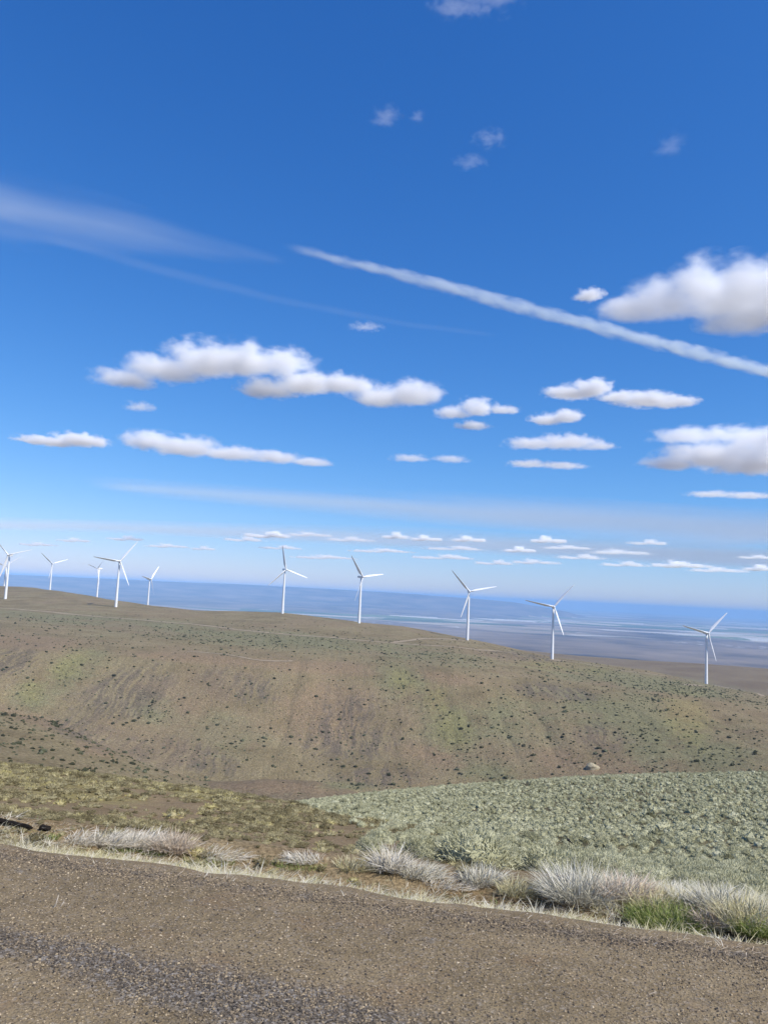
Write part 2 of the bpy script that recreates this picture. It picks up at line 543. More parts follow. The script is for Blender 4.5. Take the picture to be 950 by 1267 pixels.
# high streaks: bands of ice cloud 9 km up
def streak(name, label, cat, pts, alt, dens, nscale, stretch, rx=None, detail=4, cut=0.5, amp=1.0, soft=0.8, vr=0.5):
    """pts: (photo x, y, half width in photo pixels) along the band"""
    E = np.array(pts, float)
    d = ray(E[:, 0], E[:, 1])
    P = d * (alt / d[:, 2])[:, None]
    W = E[:, 2] * np.linalg.norm(P, axis=1) / F
    c0 = 0.5 * (P[0] + P[-1])
    ax = P[-1] - P[0]
    L = np.linalg.norm(ax)
    ax = ax / L
    side = np.cross([0, 0, 1.0], ax)
    side /= np.linalg.norm(side)
    # a band lying flat, seen at a slant: widen it so that its width on the photo fits
    view = P.mean(0) / np.linalg.norm(P.mean(0))
    up = np.cross(ax, side)
    across = np.cross(view, ax)
    across /= np.linalg.norm(across)
    sw = abs(side @ across) + vr * abs(up @ across)
    M = np.stack([ax, side, up], 1)
    loc = (P - c0) @ M
    ts = np.linspace(0, 1, 60)
    xs = np.interp(ts, np.linspace(0, 1, len(E)), loc[:, 0])
    ys = np.interp(ts, np.linspace(0, 1, len(E)), loc[:, 1])
    ws = np.interp(ts, np.linspace(0, 1, len(E)), W) / sw
    k = 14
    an = np.linspace(0, 2 * np.pi, k, endpoint=False)
    V = np.stack([np.repeat(xs, k), (ys[:, None] + ws[:, None] * np.cos(an)).ravel(), (vr * ws[:, None] * np.sin(an)).ravel()], 1)
    i = np.arange(59)[:, None] * k
    j = np.arange(k)[None]
    j2 = (j + 1) % k
    quads = np.stack([i + j, i + j2, i + k + j2, i + k + j], -1).reshape(-1, 4)
    me = mesh_np(name, V, [quads, np.arange(k)[None, ::-1], (59 * k + np.arange(k))[None]])
    m, n = material(name)
    p = n.coord('Object')
    sx = n.n('ShaderNodeSeparateXYZ')
    n.set(sx.inputs[0], p)
    x = sx.outputs[0]
    t = n.math('DIVIDE', n.math('SUBTRACT', x, float(xs[0])), float(xs[-1] - xs[0]))
    # centre line and half width along the band as float curves
    def curve(vals):
        lo, hi = float(vals.min()), float(vals.max())
        if hi - lo < 1e-6:
            return lo
        nd = n.n('ShaderNodeFloatCurve')
        n.set(nd.inputs['Value'], t)
        c = nd.mapping.curves[0]
        idx = np.linspace(0, len(vals) - 1, min(len(E) * 2, 9)).astype(int)
        xi = ts[idx]
        yi = (vals[idx] - lo) / (hi - lo)
        while len(c.points) < len(idx):
            c.points.new(0.5, 0.5)
        for pt, a, b in zip(c.points, xi, yi):
            pt.location = (float(a), float(b))
        nd.mapping.update()
        return n.math('MULTIPLY_ADD', nd.outputs[0], hi - lo, lo)
    cyv, wv = curve(ys), curve(ws)
    qy = n.math('DIVIDE', n.math('SUBTRACT', sx.outputs[1], cyv), wv)
    qz = n.math('DIVIDE', sx.outputs[2], n.math('MULTIPLY', wv, vr))
    rad = n.math('SQRT', n.math('ADD', n.math('MULTIPLY', qy, qy), n.math('MULTIPLY', qz, qz)))
    s = n.math('SUBTRACT', 1.0, rad)
    ends = n.math('MULTIPLY', n.smooth(t, 0.0, 0.06), n.smooth(t, 1.0, 0.94))
    nz = n.noise(n.vec('MULTIPLY', p, stretch), nscale / float(W.mean()), detail, 0.55)
    v = n.math('MULTIPLY_ADD', n.math('SUBTRACT', nz, cut), amp, s)
    dd = n.math('MULTIPLY', n.smooth(v, 0.0, soft, 0.0, dens / float(W.mean())), ends)
    pv = n.n('ShaderNodeVolumePrincipled')
    pv.inputs['Color'].default_value = (.92, .97, 1, 1)  # slight blue tint standing for the air in front of the streaks
    pv.inputs['Anisotropy'].default_value = -0.4
    n.set(pv.inputs['Density'], dd)
    n.volume(pv.outputs[0])
    m.cycles.volume_step_rate = 0.12
    o = link(name, me, m)
    o.matrix_world = Matrix.Translation(Vector(c0) + Vector((0, 0, EYE))) @ Matrix(M.tolist()).to_4x4()
    return tag(o, label, cat)


streak('contrail', 'long straight white contrail slanting down across the sky', 'contrail', [(346, 303, 8), (420, 321, 13), (500, 343, 15), (600, 369, 15), (700, 396, 15), (800, 422, 14), (950, 458, 13), (1100, 494, 13)], 8000, 1.1, 1.5, (.35, 1, 1), amp=1.9, soft=0.9, vr=1.0, detail=6)
streak('cirrus_streak', 'broad soft cirrus streak fading in from the left', 'cloud', [(-160, 215, 60), (0, 255, 64), (120, 280, 48), (240, 304, 26), (360, 326, 8)], 9000, 0.5, 1.3, (0.13, 1, 1), amp=1.8, soft=1.5, vr=0.15, detail=5)
streak('cirrus_streak', 'very thin long cirrus line under the broad streak', 'cloud', [(40, 290, 8), (200, 335, 12), (350, 372, 9), (480, 397, 8), (620, 416, 6)], 9000, 0.045, 0.8, (0.2, 1, 1), amp=0.7, vr=0.2)
streak('cirrus_veil', 'wide pale veil of cirrus low over the right horizon', 'cloud', [(100, 598, 12), (350, 618, 24), (550, 632, 34), (750, 645, 38), (1050, 664, 42)], 9000, 0.8, 0.9, (0.10, 1, 1), amp=1.2, soft=1.5, vr=0.04)

streak('cirrus_veil', 'faint pale layered veil just over the skyline clouds', 'cloud', [(-100, 648, 8), (200, 655, 12), (500, 668, 18), (800, 684, 22), (1050, 698, 22)], 7000, 0.4, 1.4, (0.07, 1, 1), amp=1.6, soft=1.2, vr=0.03)

# ------------------------------------------------------------------ the land
azs = np.concatenate([np.arange(-180, -44, 6.0), np.arange(-42, -33, 1.0), np.arange(-33, 33.01, 0.15), np.arange(34, 43, 1.0), np.arange(48, 180.1, 6.0)])
azs = np.radians(azs)
rs = np.concatenate([[0.3, 1.2, 2.2], np.geomspace(3, 20, 120), np.geomspace(20, 420, 250)[1:], np.geomspace(420, 1500, 230)[1:], np.geomspace(1500, 6000, 70)[1:], np.geomspace(6000, 60000, 90)[1:]])
A, RR = np.meshgrid(azs, rs)
GX, GY = np.sin(A) * RR, np.cos(A) * RR
GZ, GK = height(GX, GY, True)
PXX, PXY = proj(np.stack([GX, GY, GZ], -1).reshape(-1, 3))
infront = (np.cos(A) > 0.5).ravel()


def patch(items, px, py):
    v = np.zeros(len(px))
    for x, y, a, b, s in items:
        u = (px - x) / a
        t = (py - y - s * (px - x)) / b
        v = np.maximum(v, np.exp(-(u * u + t * t)))
    return v


def blobs(items):
    """ground cover patches: (photo x, y, half width, half height, slant) -> 0..1 on the land's points"""
    return np.where(infront, patch(items, PXX, PXY), 0)


SCREE = [(150, 862, 75, 34, -.25), (110, 905, 60, 20, .3), (15, 822, 40, 26, -.3), (290, 850, 60, 22, .15), (150, 920, 70, 16, .35), (430, 905, 60, 45, 0), (470, 960, 60, 14, 0), (685, 856, 62, 11, .1), (745, 915, 32, 18, .2), (240, 935, 60, 22, .3), (640, 812, 60, 5, .1)]
GREEN = [(120, 768, 170, 9, .07), (330, 790, 200, 12, .07), (520, 810, 90, 14, .12), (90, 830, 50, 26, -.5), (40, 860, 30, 26, 0), (500, 845, 45, 26, .3), (560, 900, 50, 40, .5), (600, 950, 45, 30, .3), (640, 900, 70, 40, .1), (800, 905, 50, 60, .3), (880, 930, 60, 40, .1), (830, 850, 120, 14, .12), (740, 835, 80, 12, .12), (270, 905, 60, 30, .2), (430, 972, 40, 6, 0), (200, 880, 40, 20, .2), (740, 880, 90, 26, .1)]
YELLOW = [(85, 826, 34, 20, -.5), (40, 855, 20, 20, 0), (500, 846, 22, 22, .4), (540, 870, 20, 30, .5), (30, 965, 130, 9, .12), (100, 985, 90, 9, .1), (250, 985, 70, 6, .2), (850, 890, 40, 40, .2), (560, 900, 30, 30, .3), (700, 825, 70, 8, .1)]
BROWNS = [(250, 815, 120, 7, .08), (400, 826, 120, 10, .06), (540, 838, 60, 10, .1), (30, 795, 120, 10, .05), (45, 890, 60, 9, .3), (120, 928, 28, 9, .3), (345, 975, 70, 9, .02), (400, 880, 70, 45, 0), (560, 935, 80, 18, .1), (690, 938, 40, 16, .1), (780, 950, 80, 16, 0), (200, 1000, 140, 26, .14), (380, 1035, 90, 26, .2), (500, 1045, 60, 12, .15), (220, 880, 50, 20, .1), (840, 880, 60, 16, .1)]
attrs = dict(scree=blobs(SCREE), green=blobs(GREEN), yellow=blobs(YELLOW), brown=blobs(BROWNS))

na = len(azs)
ii, jj = np.meshgrid(np.arange(len(rs) - 1), np.arange(na - 1), indexing='ij')
quad = np.stack([ii * na + jj, ii * na + jj + 1, (ii + 1) * na + jj + 1, (ii + 1) * na + jj], -1).reshape(-1, 4)
owner = GK[:-1, :-1].ravel()
allV = np.stack([GX, GY, GZ], -1).reshape(-1, 3)

# --- material of the dry hills
def hill_material(name, kind):
    m, n = material(name)
    P = n.pos()
    near = kind == 'near'
    fine = n.noise(P, 3.0 if near else 0.25, 6, 0.7)
    mid = n.noise(P, 0.5 if near else 0.03, 5, 0.62)
    big = n.noise(P, 0.08 if near else 0.008, 4, 0.55)
    st = n.vec('MULTIPLY', n.vec('ADD', P, n.vec('SCALE', n.noise(P, .02, 2, out='Color'), scale=0.0 if near else 22.0)), (1, 0.10, 0.10))
    streaks = n.noise(st, 0.9 if near else 0.26, 5, 0.7, dist=0.3)
    if kind == 'near':
        base = n.ramp(mid, [(0.3, (.125, .088, .048)), (0.5, (.185, .134, .074)), (0.7, (.235, .185, .105))])
    elif kind == 'sage':
        base = n.ramp(mid, [(0.35, (.07, .06, .033)), (0.5, (.13, .112, .062)), (0.65, (.25, .225, .135))])  # soil colour darkened to stand for shade in the gaps between shrubs
    elif kind == 'brown':
        base = n.ramp(big, [(0.35, (.150, .108, .066)), (0.6, (.19, .145, .09))])
    else:
        base = n.ramp(mid, [(0.3, (.155, .119, .065)), (0.5, (.208, .164, .090)), (0.72, (.25, .206, .118))])
    def mask(a, lo=.15, hi=.62, s=0.75):
        f = n.math('ADD', n.attr(a), n.math('MULTIPLY', n.math('SUBTRACT', n.math('ADD', mid, fine), 1.0), s))
        return n.smooth(f, lo, hi)
    c = base
    c = n.mix(n.math('MULTIPLY', mask('brown', .15, .85, 1.3), .45 if near else .8), c, n.ramp(fine, [(0.3, (.180, .125, .074)), (0.7, (.270, .192, .118))]))
    c = n.mix(n.math('MULTIPLY', mask('green', .2, .9, 1.3), .62), c, n.ramp(fine, [(0.3, (.125, .128, .062)), (0.7, (.215, .215, .118))]))
    c = n.mix(n.math('MULTIPLY', mask('yellow', .25, .95, 1.2), .3 if kind != 'near' else .5), c, n.ramp(fine, [(0.3, (.19, .17, .05)), (0.7, (.30, .27, .085))]))
    c = n.mix(n.math('MULTIPLY', mask('scree', .2, .7, 1.1), n.smooth(streaks, .42, .56, .05, .8)), c, n.ramp(fine, [(0.3, (.085, .068, .052)), (0.7, (.165, .13, .098))]))
    if kind == 'far':
        c = n.mix(n.math('MULTIPLY', n.math('MULTIPLY', n.smooth(streaks, .53, .62), .42), n.smooth(n.noise(P, .011, 3), .42, .58, .15, 1)), c, (.10, .084, .05))
        c = n.mix(n.math('MULTIPLY', n.smooth(n.noise(P, .012, 5, .65), .48, .62), .45), c, (.225, .162, .10))
    speck = n.smooth(n.noise(P, 8.0 if near else .55, 3, .7), .56, .68)
    c = n.mix(n.math('MULTIPLY', speck, .65), c, (.085, .08, .04))
    speck2 = n.smooth(n.noise(n.vec('ADD', P, (71, 13, 5)), 9.0 if near else .6, 3, .7), .57, .68)
    c = n.mix(n.math('MULTIPLY', speck2, .5), c, (.30, .265, .165))
    grain = n.noise(P, 30.0 if near else 1.1, 2, .8)
    c = n.mix(1.0, c, n.ramp(grain, [(.3, (.42, .42, .40)), (.5, (1.0, 1.0, 1.0)), (.7, (1.5, 1.5, 1.46))]), 'MULTIPLY')
    h = n.math('ADD', fine, n.math('MULTIPLY', streaks, .6))
    n.surface(c, .95, n.bump(h, .6, .05 if near else 2.2), spec=.05)
    return m


def plain_material():
    m, n = material('valley_fields')
    P = n.pos()
    wp = n.vec('ADD', P, n.vec('SCALE', n.noise(P, .0004, 2, out='Color'), scale=900.0))
    cell = n.voro(n.vec('MULTIPLY', wp, (.00055, .00095, 0)), 1.0, 'Color', rnd=.75)
    sx = n.n('ShaderNodeSeparateColor')
    n.set(sx.inputs[0], cell)
    f = n.ramp(sx.outputs[0], [(0, (.30, .24, .17)), (.25, (.17, .20, .09)), (.42, (.38, .31, .21)), (.56, (.10, .13, .06)), (.68, (.45, .40, .30)), (.84, (.54, .51, .43))], 'CONSTANT')
    scrub = n.ramp(n.noise(P, .0009, 5, .6), [(.35, (.09, .07, .05)), (.5, (.19, .145, .10)), (.65, (.28, .215, .15))])
    r = n.vec('LENGTH', P)
    farm = n.math('ADD', n.math('MULTIPLY', n.noise(n.vec('MULTIPLY', P, (1, 1.6, 1)), .00016, 3), 1.0), n.smooth(r, 7000, 15000, -.25, .1))
    c = n.mix(n.smooth(farm, .47, .55), scrub, f)
    town = n.math('MULTIPLY', n.smooth(n.noise(P, .00032, 2), .56, .64), n.smooth(n.voro(P, .006, 'Distance'), .32, .2))
    c = n.mix(n.math('MULTIPLY', town, n.smooth(r, 9000, 12000)), c, (.8, .79, .76))
    n.surface(c, .95, spec=.05)
    return m


mat_far, mat_near, mat_sage, mat_brown = hill_material('dry_hillside', 'far'), hill_material('dry_slope', 'near'), hill_material('sage_soil', 'sage'), hill_material('bare_brown_hill', 'brown')
mat_plain = plain_material()
m, n = material('plateau_scrub')
n.surface(n.ramp(n.noise(n.pos(), .0012, 5, .6), [(.35, (.09, .08, .06)), (.65, (.25, .20, .15))]), .95, spec=.05)
mat_plateau = m
MATS = [mat_near, mat_sage, mat_brown, mat_far, mat_far, mat_far, mat_brown, mat_plain, mat_plateau]
for k, nm in enumerate(KINDS):
    q = quad[owner == k]
    if not len(q):
        continue
    if k in (0, 1, 4, 7):
        pass
    used, inv = np.unique(q.ravel(), return_inverse=True)
    me = mesh_np(nm, allV[used], [inv.reshape(-1, 4)[:, ::-1]], {a: v[used] for a, v in attrs.items()}, smooth=True)
    tag(link(nm, me, MATS[k]), kind='structure')

# --- haze over the valley
HAZE = True
if HAZE:
    m, n = material('blue_air')
    pv = n.n('ShaderNodeVolumePrincipled')
    pv.inputs['Color'].default_value = (0.36, 0.63, 1.0, 1)
    pv.inputs['Density'].default_value = 5.2e-5
    pv.inputs['Anisotropy'].default_value = -0.35
    n.volume(pv.outputs[0])
    bm = bmesh.new()
    bmesh.ops.create_cube(bm, size=1)
    zt, zb = 115.0, float(GZ.min()) - 1.5
    for v in bm.verts:
        v.co = Vector((v.co.x * 121000, v.co.y * 121000, zt if v.co.z > 0 else zb))
    me = bpy.data.meshes.new('haze')
    bm.to_mesh(me)
    bm.free()
    tag(link('haze', me, m), kind='stuff')

# ------------------------------------------------------------------ the gravel road
def road_point(s_, d_):
    return np.stack([s_ * UX + d_ * NX, s_ * UY + d_ * NY], -1)


def road_z(s_, d_):
    """ruts, the loose berm between them, and a soft crown"""
    berm = berm_w(s_, d_)
    z = 0.016 + 0.022 * berm + 0.012 * fbm(s_ / 0.9, d_ / 0.5, 61) + 0.02 * fbm(s_ / 3.0, d_ / 1.4, 62)
    return z - 0.05 * sstep(EDGE - 0.45, EDGE + 0.12, d_)


def berm_w(s_, d_):
    c = 3.92 - 0.148 * s_ + 0.20 * fbm(s_ / 1.6, s_ * 0 + 3.3, 63)
    h = 0.15 + 0.12 * (s_ + 3.4) + 0.14 * fbm(s_ / 0.7, s_ * 0 + 1.1, 64)
    h = np.clip(h, 0.12, 0.36)
    return np.exp(-((d_ - c) / h) ** 2)


sg = np.unique(np.round(np.concatenate([np.arange(-90, -8, 1.5), np.arange(-8, 8.01, 0.06), np.arange(8, 90, 1.5)]), 3))
dg_ = np.unique(np.round(np.concatenate([np.arange(-4, 2.5, 0.25), np.arange(2.5, EDGE + 0.16, 0.05)]), 3))
SG, DG = np.meshgrid(sg, dg_)
dj = DG + 0.16 * fbm(SG / 0.5, SG * 0 + 7, 65) * (DG > EDGE - 0.3)
xy = road_point(SG, dj)
rz = road_z(SG, dj)
V = np.concatenate([xy, rz[..., None]], -1).reshape(-1, 3)
na_ = len(sg)
i_, j_ = np.meshgrid(np.arange(len(dg_) - 1), np.arange(na_ - 1), indexing='ij')
q = np.stack([i_ * na_ + j_, i_ * na_ + j_ + 1, (i_ + 1) * na_ + j_ + 1, (i_ + 1) * na_ + j_], -1).reshape(-1, 4)
m, n = material('packed_gravel')
P = n.pos()
b_ = n.attr('berm')
fine = n.noise(P, 60, 4, .7)
mid = n.noise(P, 6, 5, .65)
big = n.noise(P, .8, 3, .6)
stones = n.voro(P, 55, 'Color')
sc = n.n('ShaderNodeSeparateColor')
n.set(sc.inputs[0], stones)
dirt = n.ramp(n.math('ADD', n.math('MULTIPLY', mid, .55), n.math('MULTIPLY', big, .45)), [(.36, (.150, .112, .062)), (.5, (.215, .162, .092)), (.64, (.275, .212, .126))])
dirt = n.mix(n.smooth(n.noise(P, 1.7, 4, .6), .54, .66, 0, .45), dirt, (.225, .150, .085))
dirt = n.mix(n.math('MULTIPLY', n.smooth(sc.outputs[0], .55, .95), .5), dirt, n.ramp(sc.outputs[1], [(0, (.09, .078, .068)), (.5, (.20, .165, .125)), (1, (.36, .31, .25))]))
dark = n.ramp(sc.outputs[0], [(0, (.045, .041, .039)), (.5, (.115, .105, .098)), (1, (.30, .275, .245))])
bm_ = n.smooth(n.math('ADD', b_, n.math('MULTIPLY', n.math('SUBTRACT', mid, .5), 1.8)), .25, .85)
c = n.mix(n.math('MULTIPLY', bm_, .75), dirt, dark)
c = n.mix(n.math('MULTIPLY', n.smooth(fine, .5, .62), .65), c, (.075, .06, .042))
hh = n.math('ADD', n.math('MULTIPLY', n.voro(P, 55, 'Distance'), .6), n.math('MULTIPLY', fine, .7))
n.surface(c, .92, n.bump(hh, .8, .012), spec=.12)
edge_dark = 0.5 * np.exp(-((DG - (EDGE - 0.14)) / 0.13) ** 2)
berm_a = np.maximum(berm_w(SG, dj), edge_dark)
# a second, fainter line of loose stones near the far wheel track
berm_a = np.maximum(berm_a, 0.34 * np.exp(-((DG - (5.25 - .05 * SG)) / 0.12) ** 2) * (SG < -0.5))
me = mesh_np('gravel_road', V, [q], {'berm': berm_a.ravel()}, smooth=True)
tag(link('gravel_road', me, m), kind='structure')


# ------------------------------------------------------------------ scatter helpers
def scatter(name, protos, pick, P, scale, rot, mat, tone, lean=None):
    """copies of small prototype meshes merged into ONE mesh: protos = [(verts, tris, tone)]"""
    Vs, Fs, Ts, off = [], [], [], 0
    for k, (pv, pf, pt) in enumerate(protos):
        idx = np.nonzero(pick == k)[0]
        if not len(idx):
            continue
        c, s = np.cos(rot[idx]), np.sin(rot[idx])
        x, y, z = pv[:, 0], pv[:, 1], pv[:, 2]
        sc_ = scale[idx] if scale.ndim == 2 else np.repeat(scale[idx, None], 3, 1)
        vx = (c[:, None] * x - s[:, None] * y) * sc_[:, :1] + P[idx, 0:1]
        vy = (s[:, None] * x + c[:, None] * y) * sc_[:, 1:2] + P[idx, 1:2]
        vz = np.repeat(z[None], len(idx), 0) * sc_[:, 2:3] + P[idx, 2:3]
        Vs.append(np.stack([vx, vy, vz], -1).reshape(-1, 3))
        Fs.append((pf[None] + (off + np.arange(len(idx)) * len(pv))[:, None, None]).reshape(-1, pf.shape[1]))
        Ts.append((pt[None] * 0.45 + tone[idx][:, None] * 0.55).ravel())
        off += len(idx) * len(pv)
    me = mesh_np(name, np.concatenate(Vs), Fs, {'tone': np.concatenate(Ts)})
    return link(name, me, mat)


def stone_proto():
    v = np.array([[1, 0, 0], [-1, 0, 0], [0, 1, 0], [0, -1, 0], [0, 0, 1], [0, 0, -1]], float) * rng.uniform(.6, 1.1, (6, 1)) + rng.uniform(-.25, .25, (6, 3))
    v[:, 2] *= .65
    f = np.array([[0, 2, 4], [2, 1, 4], [1, 3, 4], [3, 0, 4], [2, 0, 5], [1, 2, 5], [3, 1, 5], [0, 3, 5]])
    return v, f, np.full(6, .5)


def tone_material(name, stops, rough=.9, trans=0.0, spec=.08, extra=None, sward=0.0):
    m, n = material(name)
    c = n.ramp(n.attr('tone'), stops)
    nrm = None
    if sward:
        g = n.n('ShaderNodeNewGeometry').outputs['Normal']
        nrm = n.vec('NORMALIZE', n.vec('ADD', n.vec('SCALE', g, scale=1 - sward), (0, 0, sward)))
    if extra:
        c = n.mix(n.smooth(n.noise(n.pos(), extra[0], 4, .6), .47, .6, 0, extra[1]), c, extra[2])
    n.surface(c, rough, nrm, spec=spec, trans=trans)
    return m


# loose stones on the road
N = 170000
s_ = rng.uniform(-6, 5.5, N)
d_ = rng.uniform(3.0, EDGE + 0.05, N)
be = np.maximum(berm_w(s_, d_), 0.8 * np.exp(-((d_ - (EDGE - .15)) / .2) ** 2))
keep = rng.uniform(0, 1, N) < 0.45 + 0.55 * be
s_, d_, be = s_[keep], d_[keep], be[keep]
N = len(s_)
xy = road_point(s_, d_)
size = np.clip(np.exp(rng.normal(-5.3, .4, N)) * (1 + .5 * be), .002, .0115)
P = np.concatenate([xy, (road_z(s_, d_) + size * .25)[:, None]], 1)
tone = np.clip(rng.beta(1.5, 2.1, N) * (1 - .34 * be), 0, 1)
mat = tone_material('loose_gravel', [(.25, (.055, .048, .042)), (.36, (.14, .112, .082)), (.5, (.27, .21, .135)), (.62, (.37, .29, .185)), (.76, (.48, .395, .28))])
o = scatter('gravel', [stone_proto() for _ in range(8)], rng.integers(0, 8, N), P, size, rng.uniform(0, 6.28, N), mat, tone)
tag(o, 'loose brown and grey stones strewn over the road', 'gravel', kind='stuff')


# ------------------------------------------------------------------ plants
def shrub_proto(sprigs, flat=.72, core=True, spread=1.0, thin=.085, jit=.25, root=(.25, .6)):
    """a dome of upright sprigs round a leafy core, about one unit in radius"""
    Vs, Fs, Ts = [], [], []
    if core:
        bm = bmesh.new()
        bmesh.ops.create_icosphere(bm, subdivisions=1, radius=.74)
        co = np.array([v.co[:] for v in bm.verts]) * (1 + rng.uniform(-jit, jit, (len(bm.verts), 1)))
        co[:, 2] = np.maximum(co[:, 2] * flat + .12, -.12)
        Vs.append(co)
        Fs.append(np.array([[v.index for v in f.verts] for f in bm.faces]))
        Ts.append(rng.uniform(.2, .6, len(co)))
        bm.free()
    off = sum(len(v) for v in Vs)
    a = rng.uniform(0, 2 * np.pi, sprigs)
    el = np.arcsin(rng.uniform(.02, 1, sprigs))
    d = np.stack([np.cos(a) * np.cos(el), np.sin(a) * np.cos(el), np.sin(el) * flat], 1)
    tip = d * rng.uniform(.8, 1.12, (sprigs, 1)) * spread + np.array([0, 0, .1])
    base = d * rng.uniform(root[0], root[1], (sprigs, 1)) + rng.normal(0, .08, (sprigs, 3))
    side = np.cross(d, rng.normal(0, 1, (sprigs, 3)))
    side /= np.linalg.norm(side, axis=1, keepdims=True) + 1e-9
    wd = rng.uniform(.6, 1.4, (sprigs, 1)) * thin
    midp = base * .35 + tip * .65
    Vs.append(np.stack([base, midp + side * wd, tip, midp - side * wd], 1).reshape(-1, 3))
    k = np.arange(sprigs)[:, None] * 4 + off
    Fs.append(np.concatenate([k + np.array([[0, 1, 2]]), k + np.array([[0, 2, 3]])]))
    Ts.append(np.repeat(rng.uniform(.15, 1, sprigs), 4))
    return np.concatenate(Vs), np.concatenate(Fs), np.concatenate(Ts)


def land_points(nmax, r0, r1, a0=-33, a1=33, power=1.0):
    """points spread evenly over the land between two distances (power < 1: denser near)"""
    u = rng.uniform(0, 1, nmax)
    r = (r0 ** (2 * power) + u * (r1 ** (2 * power) - r0 ** (2 * power))) ** (1 / (2 * power))
    a = np.radians(rng.uniform(a0, a1, nmax))
    x, y = np.sin(a) * r, np.cos(a) * r
    z, k = height(x, y, True)
    P = np.stack([x, y, z], 1)
    px, py = proj(P)
    return P, k, r, px, py


SAGE_STOPS = [(.12, (.07, .068, .035)), (.30, (.22, .213, .12)), (.5, (.38, .37, .225)), (.8, (.53, .515, .35))]
mat_sagebrush = tone_material('sagebrush_leaves', SAGE_STOPS, .9, .1, sward=.18)
big_protos = [shrub_proto(1800, thin=.014, root=(.74, .97)) for _ in range(6)]
small_protos = [shrub_proto(130, thin=.04, root=(.6, .9)) for _ in range(6)]

P, K, r, px, py = land_points(105000, 9.5, 190, -33, 33, .8)
clump = fbm(P[:, 0] / 7, P[:, 1] / 7, 71)
brownslope = (K == 0) & (px < 560)
dens = (0.52 + .6 * clump) * np.where(K == 0, sstep(430, 600, px + 160 * clump), 1.0)
dd = P[:, 0] * NX + P[:, 1] * NY
keep = (rng.uniform(0, 1, len(r)) < dens) & ((K == 1) | ((K == 0) & (px > 430))) & (dd > EDGE + 2.2)
P, r, px = P[keep], r[keep], px[keep]
rad = np.clip(np.exp(rng.normal(-1.78, .32, len(r))), .09, .45) * (1 + .25 * sstep(30, 90, r))
tone = np.clip(rng.normal(.50, .2, len(r)) + .3 * fbm(P[:, 0] / 12, P[:, 1] / 12, 73), 0, 1)
pk = rng.integers(0, 6, len(r))
far_protos_sage = [shrub_proto(46, thin=.075, root=(.55, .9)) for _ in range(6)]
rot = rng.uniform(0, 6.28, len(r))
inview = (px > 0) & (px < 950)
show = np.where(inview, rad / r, 0)
order = np.argsort(-show)
SHRUB_MESH = []
for k, (pv, pf, pt) in enumerate(big_protos):
    for q_ in range(3):
        me = mesh_np('sagebrush', pv, [pf], {'tone': np.clip(pt * .45 + (.2 + .27 * q_) * .55 + .05, 0, 1)})
        me.materials.append(mat_sagebrush)
        SHRUB_MESH.append(me)
PERCH = int(np.argmin(np.hypot(px - 701, py[keep] - 1052)))
PERCH_AT = P[PERCH] + np.array([0, 0, float(rad[PERCH]) * .75])
for i in order[:280]:
    o = link('sagebrush', SHRUB_MESH[int(pk[i]) * 3 + int(min(2, tone[i] * 3))], None, loc=P[i])
    s1 = float(rad[i])
    o.scale = (s1, s1 * float(rng.uniform(.8, 1.2)), s1 * float(rng.uniform(.8, 1.15)))
    o.rotation_euler = (0, 0, float(rot[i]))
    tag(o, 'low grey-green sagebrush among many like it beyond the roadside grass', 'shrub', 'sagebrush beyond the roadside grass')
rest = order[280:]
pick = pk[rest] + 6 * (r[rest] > 42)
o = scatter('sagebrush_cover', small_protos + far_protos_sage, pick, P[rest], np.stack([rad[rest], rad[rest], rad[rest] * 1.3], 1) * rng.uniform(.8, 1.25, (len(rest), 3)), rot[rest], mat_sagebrush, tone[rest])
tag(o, 'dense grey-green sagebrush covering the low hill', 'sagebrush', kind='stuff')

# tufts and yellow flowers on the brown near slope
P, K, r, px, py = land_points(26000, 6.6, 60, -36, 10, .75)
dd = P[:, 0] * NX + P[:, 1] * NY
cl = fbm(P[:, 0] / 2.6, P[:, 1] / 2.6, 81)
keep = (K == 0) & (px < 620) & (dd > EDGE + .55) & (rng.uniform(0, 1, len(r)) < .36 + 1.9 * cl)
P, r, px, py = P[keep], r[keep], px[keep], py[keep]
ye = patch(YELLOW, px, py)
rad = np.clip(rng.normal(.115, .045, len(r)), .04, .26) * np.clip(r / 24, .38, 1.0)
tone = np.clip(rng.normal(.33, .27, len(r)) + .4 * ye * rng.uniform(0, 1, len(r)), 0, 1)
mat = tone_material('slope_tuft', [(.12, (.09, .075, .036)), (.32, (.185, .155, .08)), (.5, (.29, .255, .145)), (.66, (.42, .365, .20)), (.82, (.45, .39, .15))], .9, .12)
tuft_protos = [shrub_proto(110, .6, True, 1.2, .035, root=(.4, .8)) for _ in range(5)]
o = scatter('slope_grass', tuft_protos, rng.integers(0, 5, len(r)), P, np.stack([rad] * 3, 1) * rng.uniform(.8, 1.3, (len(r), 3)), rng.uniform(0, 6.28, len(r)), mat, tone)
tag(o, 'short tufts and yellow flowers on the brown near slope', 'grass', kind='stuff')

